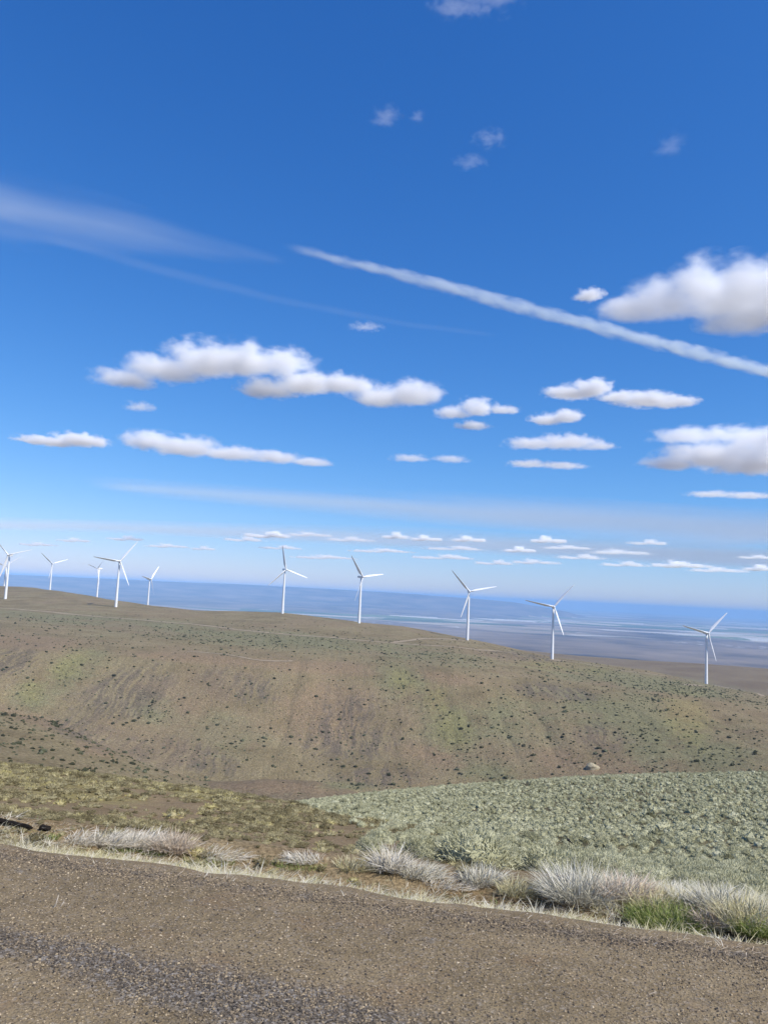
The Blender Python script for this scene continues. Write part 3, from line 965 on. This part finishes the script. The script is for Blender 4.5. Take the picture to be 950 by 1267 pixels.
# dark shrubs dotted over the far hillsides
far_protos = [shrub_proto(10, .75, True, 1.0, .2, .3) for _ in range(5)]
P, K, r, px, py = land_points(150000, 190, 1150, -33, 33, .75)
gr, sc_ = patch(GREEN, px, py), patch(SCREE, px, py)
cl = fbm(P[:, 0] / 55, P[:, 1] / 55, 91) + .7 * fbm(P[:, 0] / 14, P[:, 1] / 14, 92)
dens = np.clip(.05 + .25 * gr + .14 * sc_ + 1.4 * np.maximum(cl - .03, 0) * (.25 + gr), 0, 1) * np.clip(1.25 - r / 1000, .1, 1)
dens = np.where(K == 3, .12 + .8 * np.maximum(cl, 0), dens)
dens = np.where(K == 2, .03, dens)
keep = (rng.uniform(0, 1, len(r)) < dens) & np.isin(K, [2, 3, 4])
P, r, K = P[keep], r[keep], K[keep]
rad = np.clip(np.exp(rng.normal(-.5, .52, len(r))), .22, 2.0) * np.where(K == 3, .65, np.where(K == 2, .4, .9))
tone = rng.uniform(0, 1, len(r))
mat = tone_material('hill_shrub', [(.2, (.035, .035, .018)), (.5, (.065, .066, .034)), (.8, (.135, .14, .085))], .95)
o = scatter('hillside_shrubbery', far_protos, rng.integers(0, 5, len(r)), P, np.stack([rad] * 3, 1) * rng.uniform(.8, 1.25, (len(r), 3)), rng.uniform(0, 6.28, len(r)), mat, tone)
tag(o, 'countless dark shrubs dotted over the far hillside', 'shrubs', kind='stuff')


# ------------------------------------------------------------------ roadside grass
def blades(nb, rad_, h, lean=(0, 0), splay=.5, width=.006, hv=.42, curl=.35, ground=None):
    """tapered bent strips: verts, quads, tone"""
    a = rng.uniform(0, 2 * np.pi, nb)
    q = np.sqrt(rng.uniform(0, 1, nb))
    ra, rb = (rad_ if isinstance(rad_, tuple) else (rad_, rad_))
    b = np.stack([np.cos(a) * q * ra, np.sin(a) * q * rb, np.zeros(nb)], 1)
    hh = h * np.clip(rng.normal(.72, hv * .7, nb), .15, 1.15) * (1 - .3 * q)
    dr = np.stack([np.cos(a) * q * splay + lean[0] + rng.normal(0, .34, nb), np.sin(a) * q * splay + lean[1] + rng.normal(0, .34, nb), np.ones(nb)], 1)
    dr /= np.linalg.norm(dr, axis=1, keepdims=True)
    bend = np.stack([dr[:, 0], dr[:, 1], -.35 * np.ones(nb)], 1) * rng.uniform(.2, 1.6, (nb, 1)) * curl
    side = np.stack([-dr[:, 1] + rng.normal(0, .4, nb), dr[:, 0] + rng.normal(0, .4, nb), np.zeros(nb)], 1)
    th = rng.uniform(0, np.pi, nb)
    side = np.stack([np.cos(th), np.sin(th), np.zeros(nb)], 1)
    wv = width * rng.uniform(.6, 1.4, (nb, 1))
    rows = []
    for t, wk in ((0, .8), (.4, 1.0), (.75, .7), (1.0, .12)):
        p = b + (dr * t + bend * t * t) * hh[:, None]
        rows += [p + side * wv * wk * .5, p - side * wv * wk * .5]
    V_ = np.stack(rows, 1).reshape(-1, 3)
    k = np.arange(nb)[:, None] * 8
    F_ = np.concatenate([k + np.array([[i, i + 1, i + 3, i + 2]]) for i in (0, 2, 4)])
    return V_, F_, np.repeat(rng.uniform(0, 1, nb), 8)


STRAW = tone_material('bleached_straw', [(0, (.50, .43, .31)), (.5, (.72, .66, .53)), (1, (.86, .82, .73))], .8, .2, sward=.6)
PINK = tone_material('pinkish_straw', [(0, (.42, .32, .22)), (.5, (.62, .50, .37)), (1, (.80, .71, .59))], .8, .2, sward=.6)
GREENG = tone_material('fresh_grass', [(0, (.10, .15, .035)), (.55, (.26, .32, .085)), (.85, (.40, .43, .16)), (1, (.48, .44, .22))], .75, .3, sward=.55)
GREYB = tone_material('grey_stems', [(0, (.34, .31, .21)), (.35, (.55, .515, .39)), (.7, (.68, .64, .52)), (1, (.74, .71, .62))], .85, .2, sward=.55)
YELG = tone_material('yellow_straw', [(0, (.36, .32, .15)), (.5, (.58, .52, .30)), (1, (.74, .69, .48))], .8, .25, sward=.6)


def clump_at(name, x, y, wpx, hpx, mat, label, cat, nb, lean=(0, 0), splay=.6, width=.006, group=None, curl=.35, deep=.6):
    p = hit(x, y)
    k = float(np.linalg.norm(p - np.array([0, 0, EYE]))) / F
    V_, F_, T_ = blades(nb, (wpx * k * .5, wpx * k * .5 * deep), hpx * k * 1.0, lean, splay, width, curl=curl)
    o = link(name, mesh_np(name, V_, [F_], {'tone': T_}), mat, loc=p - np.array([0, 0, .015]))
    return tag(o, label, cat, group)


G = 'clumps of dry grass along the road edge'
CL = [
    ('dry_grass_clump', 108, 1040, 46, 17, STRAW, 'low bleached grass clump leaning at the start of the long white sprawl', 'grass clump', 420, (.7, -.1)),
    ('dry_grass_clump', 143, 1043, 52, 25, STRAW, 'wide bleached white grass clump sprawling over green sprouts at the road edge', 'grass clump', 620, (.8, -.1)),
    ('dry_grass_clump', 182, 1045, 46, 27, STRAW, 'tall bleached white grass clump in the middle of the long white sprawl', 'grass clump', 560, (.6, -.1)),
    ('dry_grass_clump', 214, 1051, 44, 31, PINK, 'pinkish dry grass clump ending the long white sprawl', 'grass clump', 560, (.1, -.2)),
    ('dry_grass_clump', 278, 1057, 60, 14, STRAW, 'low flattened white grass clump right after the pinkish one', 'grass clump', 420, (.9, -.2)),
    ('dry_grass_clump', 376, 1064, 40, 17, STRAW, 'small rounded white grass clump below the brown slope', 'grass clump', 320, (-.5, -.2)),
    ('dry_grass_clump', 440, 1072, 46, 20, YELG, 'thin yellowish dry grass beside the tall white spiky clump', 'grass clump', 240, (.3, 0)),
    ('spiky_grass_clump', 483, 1076, 34, 38, STRAW, 'tall upright spiky white grass clump against the brown slope', 'grass clump', 420, (.05, 0)),
    ('dry_grass_clump', 520, 1082, 48, 24, GREYB, 'greyish grass clump leaning away from the tall spiky one', 'grass clump', 380, (.5, 0)),
    ('dry_grass_clump', 560, 1092, 70, 15, STRAW, 'low white grass mat on the gravel edge under the greyish clump', 'grass clump', 420, (.7, -.1)),
    ('rabbitbrush', 598, 1090, 46, 26, GREYB, 'grey rounded rabbitbrush midway between the spiky clump and the biggest grey bush', 'shrub', 420, (.2, 0)),
    ('dry_grass_clump', 645, 1104, 52, 24, YELG, 'pale yellowish grass clump left of the biggest grey bush', 'grass clump', 420, (.3, 0)),
    ('rabbitbrush', 718, 1110, 78, 46, GREYB, 'biggest grey stemmed rabbitbrush fanning out at the road edge', 'shrub', 1000, (0, 0)),
    ('dry_grass_clump', 775, 1108, 54, 36, PINK, 'brownish tangled dry grass between the biggest grey bush and the green grass', 'grass clump', 420, (.2, 0)),
    ('green_grass_clump', 832, 1140, 92, 26, GREENG, 'wide bright green grass clump at the road edge', 'grass clump', 1300, (0, 0)),
    ('dry_grass_clump', 812, 1122, 50, 34, YELG, 'pale seed stalks standing behind the wide green grass clump', 'grass clump', 200, (.1, 0)),
    ('dry_grass_clump', 882, 1142, 34, 24, PINK, 'pinkish short straw between the two green grass clumps', 'grass clump', 260, (0, 0)),
    ('rabbitbrush', 890, 1118, 60, 30, GREYB, 'grey twiggy bush behind the pinkish straw', 'shrub', 420, (.1, 0)),
    ('green_grass_clump', 936, 1153, 40, 22, GREENG, 'small dark green grass clump cut by the photo edge', 'grass clump', 520, (0, 0)),
    ('dry_grass_clump', 925, 1140, 56, 44, YELG, 'tall pale straw standing over the small dark green clump', 'grass clump', 380, (.1, 0)),
    ('green_grass_clump', 152, 1049, 44, 7, GREENG, 'low green sprouts under the wide white sprawling clump', 'grass clump', 320, (0, 0)),
    ('green_grass_clump', 193, 1054, 36, 9, GREENG, 'low green sprouts in front of the pinkish dry clump', 'grass clump', 320, (0, 0)),
    ('green_grass_clump', 262, 1064, 60, 8, GREENG, 'low green sprouts under the flattened white clump', 'grass clump', 380, (0, 0)),
    ('green_grass_clump', 372, 1069, 60, 8, GREENG, 'low green sprouts under the small rounded white clump', 'grass clump', 380, (0, 0)),
    ('green_grass_clump', 62, 1036, 20, 8, GREENG, 'tiny green tuft beside the dark strip of bank shade', 'grass clump', 160, (0, 0)),
    ('green_weed', 341, 1225, 18, 11, GREENG, 'small green weed growing in the dark gravel strip', 'weed', 40, (0, 0)),
    ('green_weed', 378, 1250, 16, 9, GREENG, 'sparse weed in the gravel, lower of the two', 'weed', 22, (0, 0)),
]
for (nm, x, y, wp, hp, mt, lab, cat, nb, ln) in CL:
    big = nm == 'rabbitbrush'
    clump_at(nm, x, y, wp, hp, mt, lab, cat, int(nb * 2.0), ln, splay=.9 if big else .55, width=.0042 if big else .0045, group=G if 'grass' in nm else None, curl=.45 if big else .7)

# the rest of the verge: short mixed grass, straw litter
vp = []
for mt, nm, lab, nb, hmu, dlo, dhi, lean in ((STRAW, 'verge_grass', 'short bleached grass covering the road verge', 7500, .095, EDGE - .03, EDGE + 1.5, (.6, -.1)),
                                             (YELG, 'verge_straw', 'yellowish dry grass filling the verge behind the clumps', 7500, .14, EDGE + .2, EDGE + 3.2, (.3, 0)),
                                             (GREYB, 'verge_undergrowth', 'greyish stems filling the verge beyond the clumps', 4800, .17, EDGE + .7, EDGE + 4.0, (.1, 0)),
                                             (GREENG, 'verge_weeds', 'patchy low green weeds along the road edge', 2400, .06, EDGE, EDGE + 1.6, (0, 0))):
    Vs, Fs, Ts, off = [], [], [], 0
    s_ = rng.uniform(-9.5, 9.5, nb)
    d_ = dlo + (dhi - dlo) * rng.beta(1.1, 1.7, nb)
    cl = fbm(s_ / .8, d_ / .5, 101 + nb)
    ok = rng.uniform(0, 1, nb) < .6 + 2.4 * cl
    # little grass on the open brown slope
    if mt in (GREYB, YELG):
        ok &= (s_ > 0.4) | (d_ < EDGE + 1.1)
    s_, d_ = s_[ok], d_[ok]
    xy = road_point(s_, d_)
    zz = height(xy[:, 0], xy[:, 1])
    for x, y, z in zip(xy[:, 0], xy[:, 1], zz):
        V_, F_, T_ = blades(int(rng.integers(14, 34)), float(rng.uniform(.04, .11)), hmu * float(rng.uniform(.5, 1.5)), (lean[0] + float(rng.normal(0, .5)), lean[1] + float(rng.normal(0, .3))), .9, .0048, curl=.9)
        Vs.append(V_ + np.array([x, y, z - .01]))
        Fs.append(F_ + off)
        Ts.append(np.clip(T_ * .45 + rng.uniform(-.15, .55), 0, 1))
        off += len(V_)
    o = link(nm, mesh_np(nm, np.concatenate(Vs), [np.concatenate(Fs)], {'tone': np.concatenate(Ts)}), mt)
    tag(o, lab, 'grass', kind='stuff')
# straw lying flat on the road edge and here and there on the gravel
N = 900
s_ = rng.uniform(-8, 8, N)
d_ = np.where(rng.uniform(0, 1, N) < .88, EDGE - np.abs(rng.normal(0, .16, N)), rng.uniform(2.6, EDGE, N))
xy = road_point(s_, d_)
L_ = rng.uniform(.012, .06, N)
an = rng.normal(-.2, .6, N)
dx, dy = np.cos(an) * L_, np.sin(an) * L_
zz = road_z(s_, d_) + .022
p0 = np.stack([xy[:, 0], xy[:, 1], zz], 1)
p1 = p0 + np.stack([dx, dy, rng.uniform(0, .015, N)], 1)
wv = np.stack([-np.sin(an), np.cos(an), 0 * an], 1) * .0016
V_ = np.stack([p0 - wv, p0 + wv, p1 + wv, p1 - wv], 1).reshape(-1, 3)
me = mesh_np('straw_litter', V_, [np.arange(N * 4).reshape(-1, 4)], {'tone': np.repeat(rng.uniform(0, .7, N), 4)})
tag(link('straw_litter', me, PINK), 'bits of pale straw littering the gravel edge', 'straw', kind='stuff')


# ------------------------------------------------------------------ single small things
def tube(bm, pts, radii, seg=8, cap=True):
    rings = []
    for i, (p, r_) in enumerate(zip(pts, radii)):
        p = Vector(p)
        a = Vector(pts[max(i - 1, 0)])
        b = Vector(pts[min(i + 1, len(pts) - 1)])
        t = (b - a).normalized()
        u = t.orthogonal().normalized()
        v = t.cross(u)
        rings.append([bm.verts.new(p + (u * math.cos(k * 2 * math.pi / seg) + v * math.sin(k * 2 * math.pi / seg)) * r_) for k in range(seg)])
    for a, b in zip(rings, rings[1:]):
        for k in range(seg):
            bm.faces.new((a[k], a[(k + 1) % seg], b[(k + 1) % seg], b[k]))
    if cap:
        bm.faces.new(rings[0][::-1])
        bm.faces.new(rings[-1])


def bm_obj(name, bm, mat, parent=None, smooth=True):
    bmesh.ops.recalc_face_normals(bm, faces=bm.faces)
    me = bpy.data.meshes.new(name)
    bm.to_mesh(me)
    bm.free()
    for p in me.polygons:
        p.use_smooth = smooth
    return link(name, me, mat, parent)


# boulder on the foot of the far hill
p = hit(733, 951)
m, n = material('pale_rock')
n.surface(n.ramp(n.noise(n.coord(), 1.2, 6, .65), [(.35, (.22, .185, .12)), (.5, (.36, .31, .20)), (.65, (.46, .40, .27))]), .9, n.bump(n.noise(n.coord(), 2, 6, .7), .7, .6), spec=.1)
kk = float(np.hypot(p[0], p[1])) / F
bm = bmesh.new()
bmesh.ops.create_icosphere(bm, subdivisions=4, radius=1)
for v in bm.verts:
    c = np.array(v.co[:])
    ridge_ = 1 + .55 * float(fbm(np.array(c[0] * 1.4 + 5), np.array(c[1] * 1.4 + c[2] * 1.9), 111, 4))
    v.co = Vector((c[0] * 8.2 * ridge_, c[1] * 6 * ridge_, max(c[2], -.35) * (5.4 - 1.6 * c[0]) * ridge_)) * kk
o = bm_obj('boulder', bm, m)
o.location = p
tag(o, 'large pale boulder alone at the foot of the far hill', 'boulder')

# dark shapes standing in for the shade under the cut bank at the left
m, n = material('bank_shade_dark')
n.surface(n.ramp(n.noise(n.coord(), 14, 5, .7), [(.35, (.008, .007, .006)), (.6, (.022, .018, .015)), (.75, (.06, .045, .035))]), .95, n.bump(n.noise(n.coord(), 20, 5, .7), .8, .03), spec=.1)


def log(pa, pb, r0, r1, label, lift):  # lumpy black tube shaped to read as the bank's undercut shade
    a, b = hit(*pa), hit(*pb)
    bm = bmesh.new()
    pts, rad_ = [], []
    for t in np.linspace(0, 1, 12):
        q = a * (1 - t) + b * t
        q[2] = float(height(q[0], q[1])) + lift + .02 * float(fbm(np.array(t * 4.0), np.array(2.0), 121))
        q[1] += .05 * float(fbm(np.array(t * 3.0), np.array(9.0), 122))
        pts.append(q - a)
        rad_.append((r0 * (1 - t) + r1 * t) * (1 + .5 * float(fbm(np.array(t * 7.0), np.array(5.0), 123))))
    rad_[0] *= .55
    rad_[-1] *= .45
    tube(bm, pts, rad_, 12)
    o = bm_obj('bank_shade', bm, m)
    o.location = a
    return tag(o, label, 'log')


log((-14, 1021), (40, 1029), .024, .02, 'long dark strip of bank shade behind the roadside grass', .035)
log((50, 1027), (63, 1028), .035, .02, 'short dark patch of bank shade just past the end of the long strip', .02)

# forked pale twig lying on the road
p = hit(64, 1132)
k = float(np.linalg.norm(p - np.array([0, 0, EYE]))) / F
m, n = material('dry_twig')
n.surface(n.ramp(n.noise(n.coord(), 60, 3), [(.3, (.36, .30, .23)), (.7, (.56, .50, .42))]), .85, spec=.1)
bm = bmesh.new()
for pts, r_ in (([(-2, 0, 1), (1, 0, 5), (4, -1, 11), (6, -1, 20)], .9), ([(-1, 0, 1), (5, 1, 4), (9, 2, 9), (11, 2, 13)], .7), ([(-9, -1, 1.5), (-4, 0, 1.2), (3, 1, 1.2), (12, 1, 2.4)], .7), ([(-5, 0, 1), (-3, 1, 4), (-2, 1, 6)], .5)):
    tube(bm, [(a * k, b * k, c * k) for a, b, c in pts], [r_ * k, r_ * k, r_ * .8 * k, r_ * .4 * k][:len(pts)], 6)
o = bm_obj('twig', bm, m)
o.location = p
tag(o, 'small pale forked twig lying on the gravel road', 'twig')

# small black bird over the sagebrush
p = PERCH_AT
k = float(np.linalg.norm(p - np.array([0, 0, EYE]))) / F
m, n = material('black_feathers')
n.surface(n.ramp(n.noise(n.coord(), 50, 3), [(.3, (.006, .006, .007)), (.7, (.018, .017, .02))]), .6, spec=.3)
bm = bmesh.new()
tube(bm, [(-3.2 * k, 0, 8.2 * k), (-2.9 * k, 0, 7.9 * k), (-2.2 * k, 0, 7.6 * k), (-1.6 * k, 0, 6.9 * k), (-1.0 * k, 0, 6.0 * k), (.2 * k, 0, 4.8 * k), (1.4 * k, 0, 3.6 * k), (2.4 * k, 0, 2.9 * k), (4.4 * k, 0, 1.9 * k)],
     [.05 * k, .25 * k, .8 * k, .95 * k, 1.25 * k, 1.5 * k, 1.1 * k, .6 * k, .5 * k], 10)
body = bm_obj('bird', bm, m)
body.location = p
bm = bmesh.new()
for sgn in (-1, 1):
    tube(bm, [(.4 * k, sgn * .5 * k, 4.2 * k), (.5 * k, sgn * .55 * k, 1.5 * k), (.3 * k, sgn * .6 * k, -.5 * k)], [.25 * k, .12 * k, .12 * k], 5)
bm_obj('leg', bm, m, body)
tag(body, 'tiny black bird perched slanting among the sagebrush', 'bird')


# ------------------------------------------------------------------ tracks on the far hill
def drape(name, pts, half, mat, lift=.25, kind='structure', step=None):
    W = np.array([hit(x, y, 150, 3000) for x, y in pts])
    seg = np.hypot(*np.diff(W[:, :2], axis=0).T)
    cum = np.concatenate([[0], np.cumsum(seg)])
    t = np.linspace(0, cum[-1], max(8, int(cum[-1] / 6)))
    x, y = np.interp(t, cum, W[:, 0]), np.interp(t, cum, W[:, 1])
    ker = np.ones(5) / 5
    x[2:-2], y[2:-2] = np.convolve(x, ker, 'valid'), np.convolve(y, ker, 'valid')
    tx, ty = np.gradient(x), np.gradient(y)
    L = np.hypot(tx, ty) + 1e-9
    nx, ny = -ty / L, tx / L
    rows = []
    for o_ in np.linspace(-1, 1, 5):
        hw = half * (1 + .35 * fbm(t / 9, t * 0 + o_, 131))
        xx, yy = x + nx * o_ * hw, y + ny * o_ * hw
        rows.append(np.stack([xx, yy, height(xx, yy) + lift], 1))
    V_ = np.stack(rows, 0).reshape(-1, 3)
    nn = len(t)
    i_, j_ = np.meshgrid(np.arange(4), np.arange(nn - 1), indexing='ij')
    q_ = np.stack([i_ * nn + j_, i_ * nn + j_ + 1, (i_ + 1) * nn + j_ + 1, (i_ + 1) * nn + j_], -1).reshape(-1, 4)
    return tag(link(name, mesh_np(name, V_, [q_[:, ::-1]], smooth=True), mat), kind=kind)


m, n = material('dirt_track')
n.surface(n.ramp(n.noise(n.pos(), .12, 4, .6), [(.3, (.235, .185, .12)), (.7, (.34, .275, .19))]), .95, spec=.05)
mat_track = m
drape('track', [(-60, 746), (0, 752), (60, 757), (120, 763), (200, 769.5), (240, 772.5), (300, 780), (360, 785.5), (420, 790), (470, 794.5), (530, 799), (590, 804), (640, 809)], 4.2, mat_track)
drape('track', [(482, 795.5), (510, 792), (540, 790.5), (575, 792.5)], 4, mat_track)
drape('track', [(232, 806.5), (255, 807.5), (275, 809), (300, 814), (322, 818), (345, 818.5), (362, 818)], 1.6, mat_track)
drape('track', [(690, 816.5), (720, 821), (745, 825.5)], 4, mat_track)
drape('track', [(760, 829), (800, 833.5), (830, 838), (860, 845)], 3.4, mat_track)
drape('track', [(880, 847.5), (910, 853), (945, 862)], 3.4, mat_track)

drape('gravel_pad', [(680, 816.4), (690, 817.2), (701, 818)], 7, mat_track)
drape('gravel_pad', [(846, 847.5), (858, 848), (870, 848.6)], 5, mat_track)

# ------------------------------------------------------------------ wind turbines
TOWER, ROTOR = 67.0, 39.5
m, n = material('white_turbine_paint')
n.surface(n.ramp(n.noise(n.coord(), .35, 4, .6), [(.3, (.74, .74, .73)), (.7, (.82, .82, .81))]), .4, spec=.4)
mat_white = m
m, n = material('grey_turbine_fittings')
n.surface((.32, .33, .34), .5, spec=.3)
mat_grey = m


def lathe(bm, prof, seg=28):
    rings = [[bm.verts.new((r_ * math.cos(k * 2 * math.pi / seg), r_ * math.sin(k * 2 * math.pi / seg), z)) for k in range(seg)] for r_, z in prof]
    for a, b in zip(rings, rings[1:]):
        for k in range(seg):
            bm.faces.new((a[k], a[(k + 1) % seg], b[(k + 1) % seg], b[k]))
    bm.faces.new(rings[0][::-1])
    bm.faces.new(rings[-1])


def as_mesh(name, bm, mat, smooth=True):
    bmesh.ops.recalc_face_normals(bm, faces=bm.faces)
    me = bpy.data.meshes.new(name)
    bm.to_mesh(me)
    bm.free()
    for p_ in me.polygons:
        p_.use_smooth = smooth
    me.materials.append(mat)
    return me


bm = bmesh.new()
prof = [(2.12 + 14 * .0135, -14)] + [(2.12 - .92 * j / 12, TOWER * j / 12) for j in range(13)]
lathe(bm, prof)
ME_TOWER = as_mesh('tower', bm, mat_white)
bm = bmesh.new()
secs = [(-3.2, 1.05, 1.1, 0), (-2.6, 1.5, 1.6, 0), (0, 1.72, 1.85, .05), (4, 1.72, 1.85, .1), (7.2, 1.5, 1.55, .2), (7.9, 1.1, 1.1, .25)]
rings = []
for y, hw, hh_, dz in secs:
    rg = []
    for k in range(20):
        a = k * 2 * math.pi / 20
        cx_, cz_ = math.cos(a), math.sin(a)
        rg.append(bm.verts.new((math.copysign(abs(cx_) ** .45, cx_) * hw, y, TOWER + 1.75 + dz + math.copysign(abs(cz_) ** .45, cz_) * hh_)))
    rings.append(rg)
for a, b in zip(rings, rings[1:]):
    for k in range(20):
        bm.faces.new((a[k], a[(k + 1) % 20], b[(k + 1) % 20], b[k]))
bm.faces.new(rings[0][::-1])
bm.faces.new(rings[-1])
ME_NAC = as_mesh('nacelle', bm, mat_white)
bm = bmesh.new()
tube(bm, [(.5, 6.6, TOWER + 3.5), (.5, 6.6, TOWER + 5.2)], [.05, .04], 6)
tube(bm, [(-.5, 6.6, TOWER + 3.5), (-.5, 6.6, TOWER + 4.9)], [.05, .04], 6)
tube(bm, [(-.9, 6.6, TOWER + 4.9), (-.1, 6.6, TOWER + 4.9)], [.04, .04], 6)
ME_MAST = as_mesh('wind_vane', bm, mat_grey)
HUBY, HUBZ = -4.3, TOWER + 1.8
bm = bmesh.new()
lathe(bm, [(1.25, 1.1), (1.55, .6), (1.62, -.3), (1.45, -1.1), (1.0, -1.75), (.45, -2.1), (.05, -2.2)])
ME_HUB = as_mesh('rotor_hub', bm, mat_white)
ME_HUB.transform(Matrix.Rotation(R(-90), 4, 'X'))     # spinner nose towards -Y
bm = bmesh.new()
rings = []
pitch0 = R(43)
for t in np.linspace(0, 1, 22):
    z = .9 + t * (ROTOR - .9)
    root = 1 - sstep(.03, .17, t)
    chord = np.interp(t, [0, .05, .2, .5, .8, .96, 1], [2.1, 2.1, 4.3, 3.2, 2.0, 1.2, .2])
    thick = np.interp(t, [0, .05, .2, .5, 1], [1.0, 1.0, .30, .2, .14])
    tw = pitch0 + R(13) * (1 - t) ** 2
    rg = []
    for k in range(18):
        a = k * 2 * math.pi / 18
        xc = .5 * math.cos(a)                          # leading edge at +x
        yt = math.sin(a) * .5 * thick * (1 if root > .99 else (root + (1 - root) * (.75 + .55 * math.cos(a))))
        x = xc * chord - (1 - root) * .18 * chord
        y = yt * chord
        rg.append(bm.verts.new((x * math.cos(tw) + y * math.sin(tw), -x * math.sin(tw) + y * math.cos(tw) - .9 * t * t, z)))
    rings.append(rg)
for a, b in zip(rings, rings[1:]):
    for k in range(18):
        bm.faces.new((a[k], a[(k + 1) % 18], b[(k + 1) % 18], b[k]))
bm.faces.new(rings[0][::-1])
bm.faces.new(rings[-1])
ME_BLADE = as_mesh('blade', bm, mat_white)

# photo x, y of the base, distance (None: where that point of the hill is), yaw, angle of one blade, label
TURB = [
    (7, 741, None, -30, 11, 'white wind turbine at the left edge of the photo, its base low on the slope'),
    (4.5, 736, 2100, -10, 35, 'small distant turbine half hidden behind the one at the left edge'),
    (62, 731, 2180, 15, 17, 'small distant turbine alone between the left edge one and the next pair'),
    (120, 741, 1920, -55, 43, 'small faint distant turbine seen side on, its dark blades folded together'),
    (143.6, 751, None, 10, 50.5, 'white turbine towering between the two small distant ones'),
    (182.6, 754, 1890, 55, 48, 'small distant turbine whose hub barely reaches the plateau skyline'),
    (349.4, 759, None, 22, -20, 'white turbine with one blade pointing almost straight up'),
    (444, 771, None, 38, 6, 'white turbine turned sideways so that its nacelle sticks out behind'),
    (577.8, 792, None, 10, 10, 'white turbine on the hill where the crest starts to fall, nearly level right blade'),
    (682.6, 815.5, None, 10, 47, 'white turbine in front of the far brown hill, left blade over the horizon'),
    (873.2, 846.5, -1180, 30, 44, 'white turbine standing lowest on the crest, last in the row'),
]
G = 'white wind turbines along the ridge'
for x, y, dist, yaw, a0, lab in TURB:
    if dist is None:
        p = hit(x, y, 700, 3000)
    elif dist < 0:
        p = at(x, y, np.array(-float(dist)))
        p[2] = float(height(p[0], p[1]))
    else:
        p = at(x, y, np.array(float(dist)))
    az = math.atan2(p[0], p[1])
    t = bpy.data.objects.new('wind_turbine', None)
    COL.objects.link(t)
    t.location = p
    t.rotation_euler = (0, 0, -az + R(yaw))
    tag(t, lab, 'wind turbine', G)
    link('tower', ME_TOWER, None, t)
    nac = link('nacelle', ME_NAC, None, t)
    link('wind_vane', ME_MAST, None, nac)
    link('rotor_hub', ME_HUB, None, t, (0, HUBY, HUBZ))
    for j in range(3):
        b = link('blade', ME_BLADE, None, t, (0, HUBY, HUBZ))
        b.rotation_euler = (0, R(90 - (a0 + ROLL * 57.3 + 120 * j)), 0)
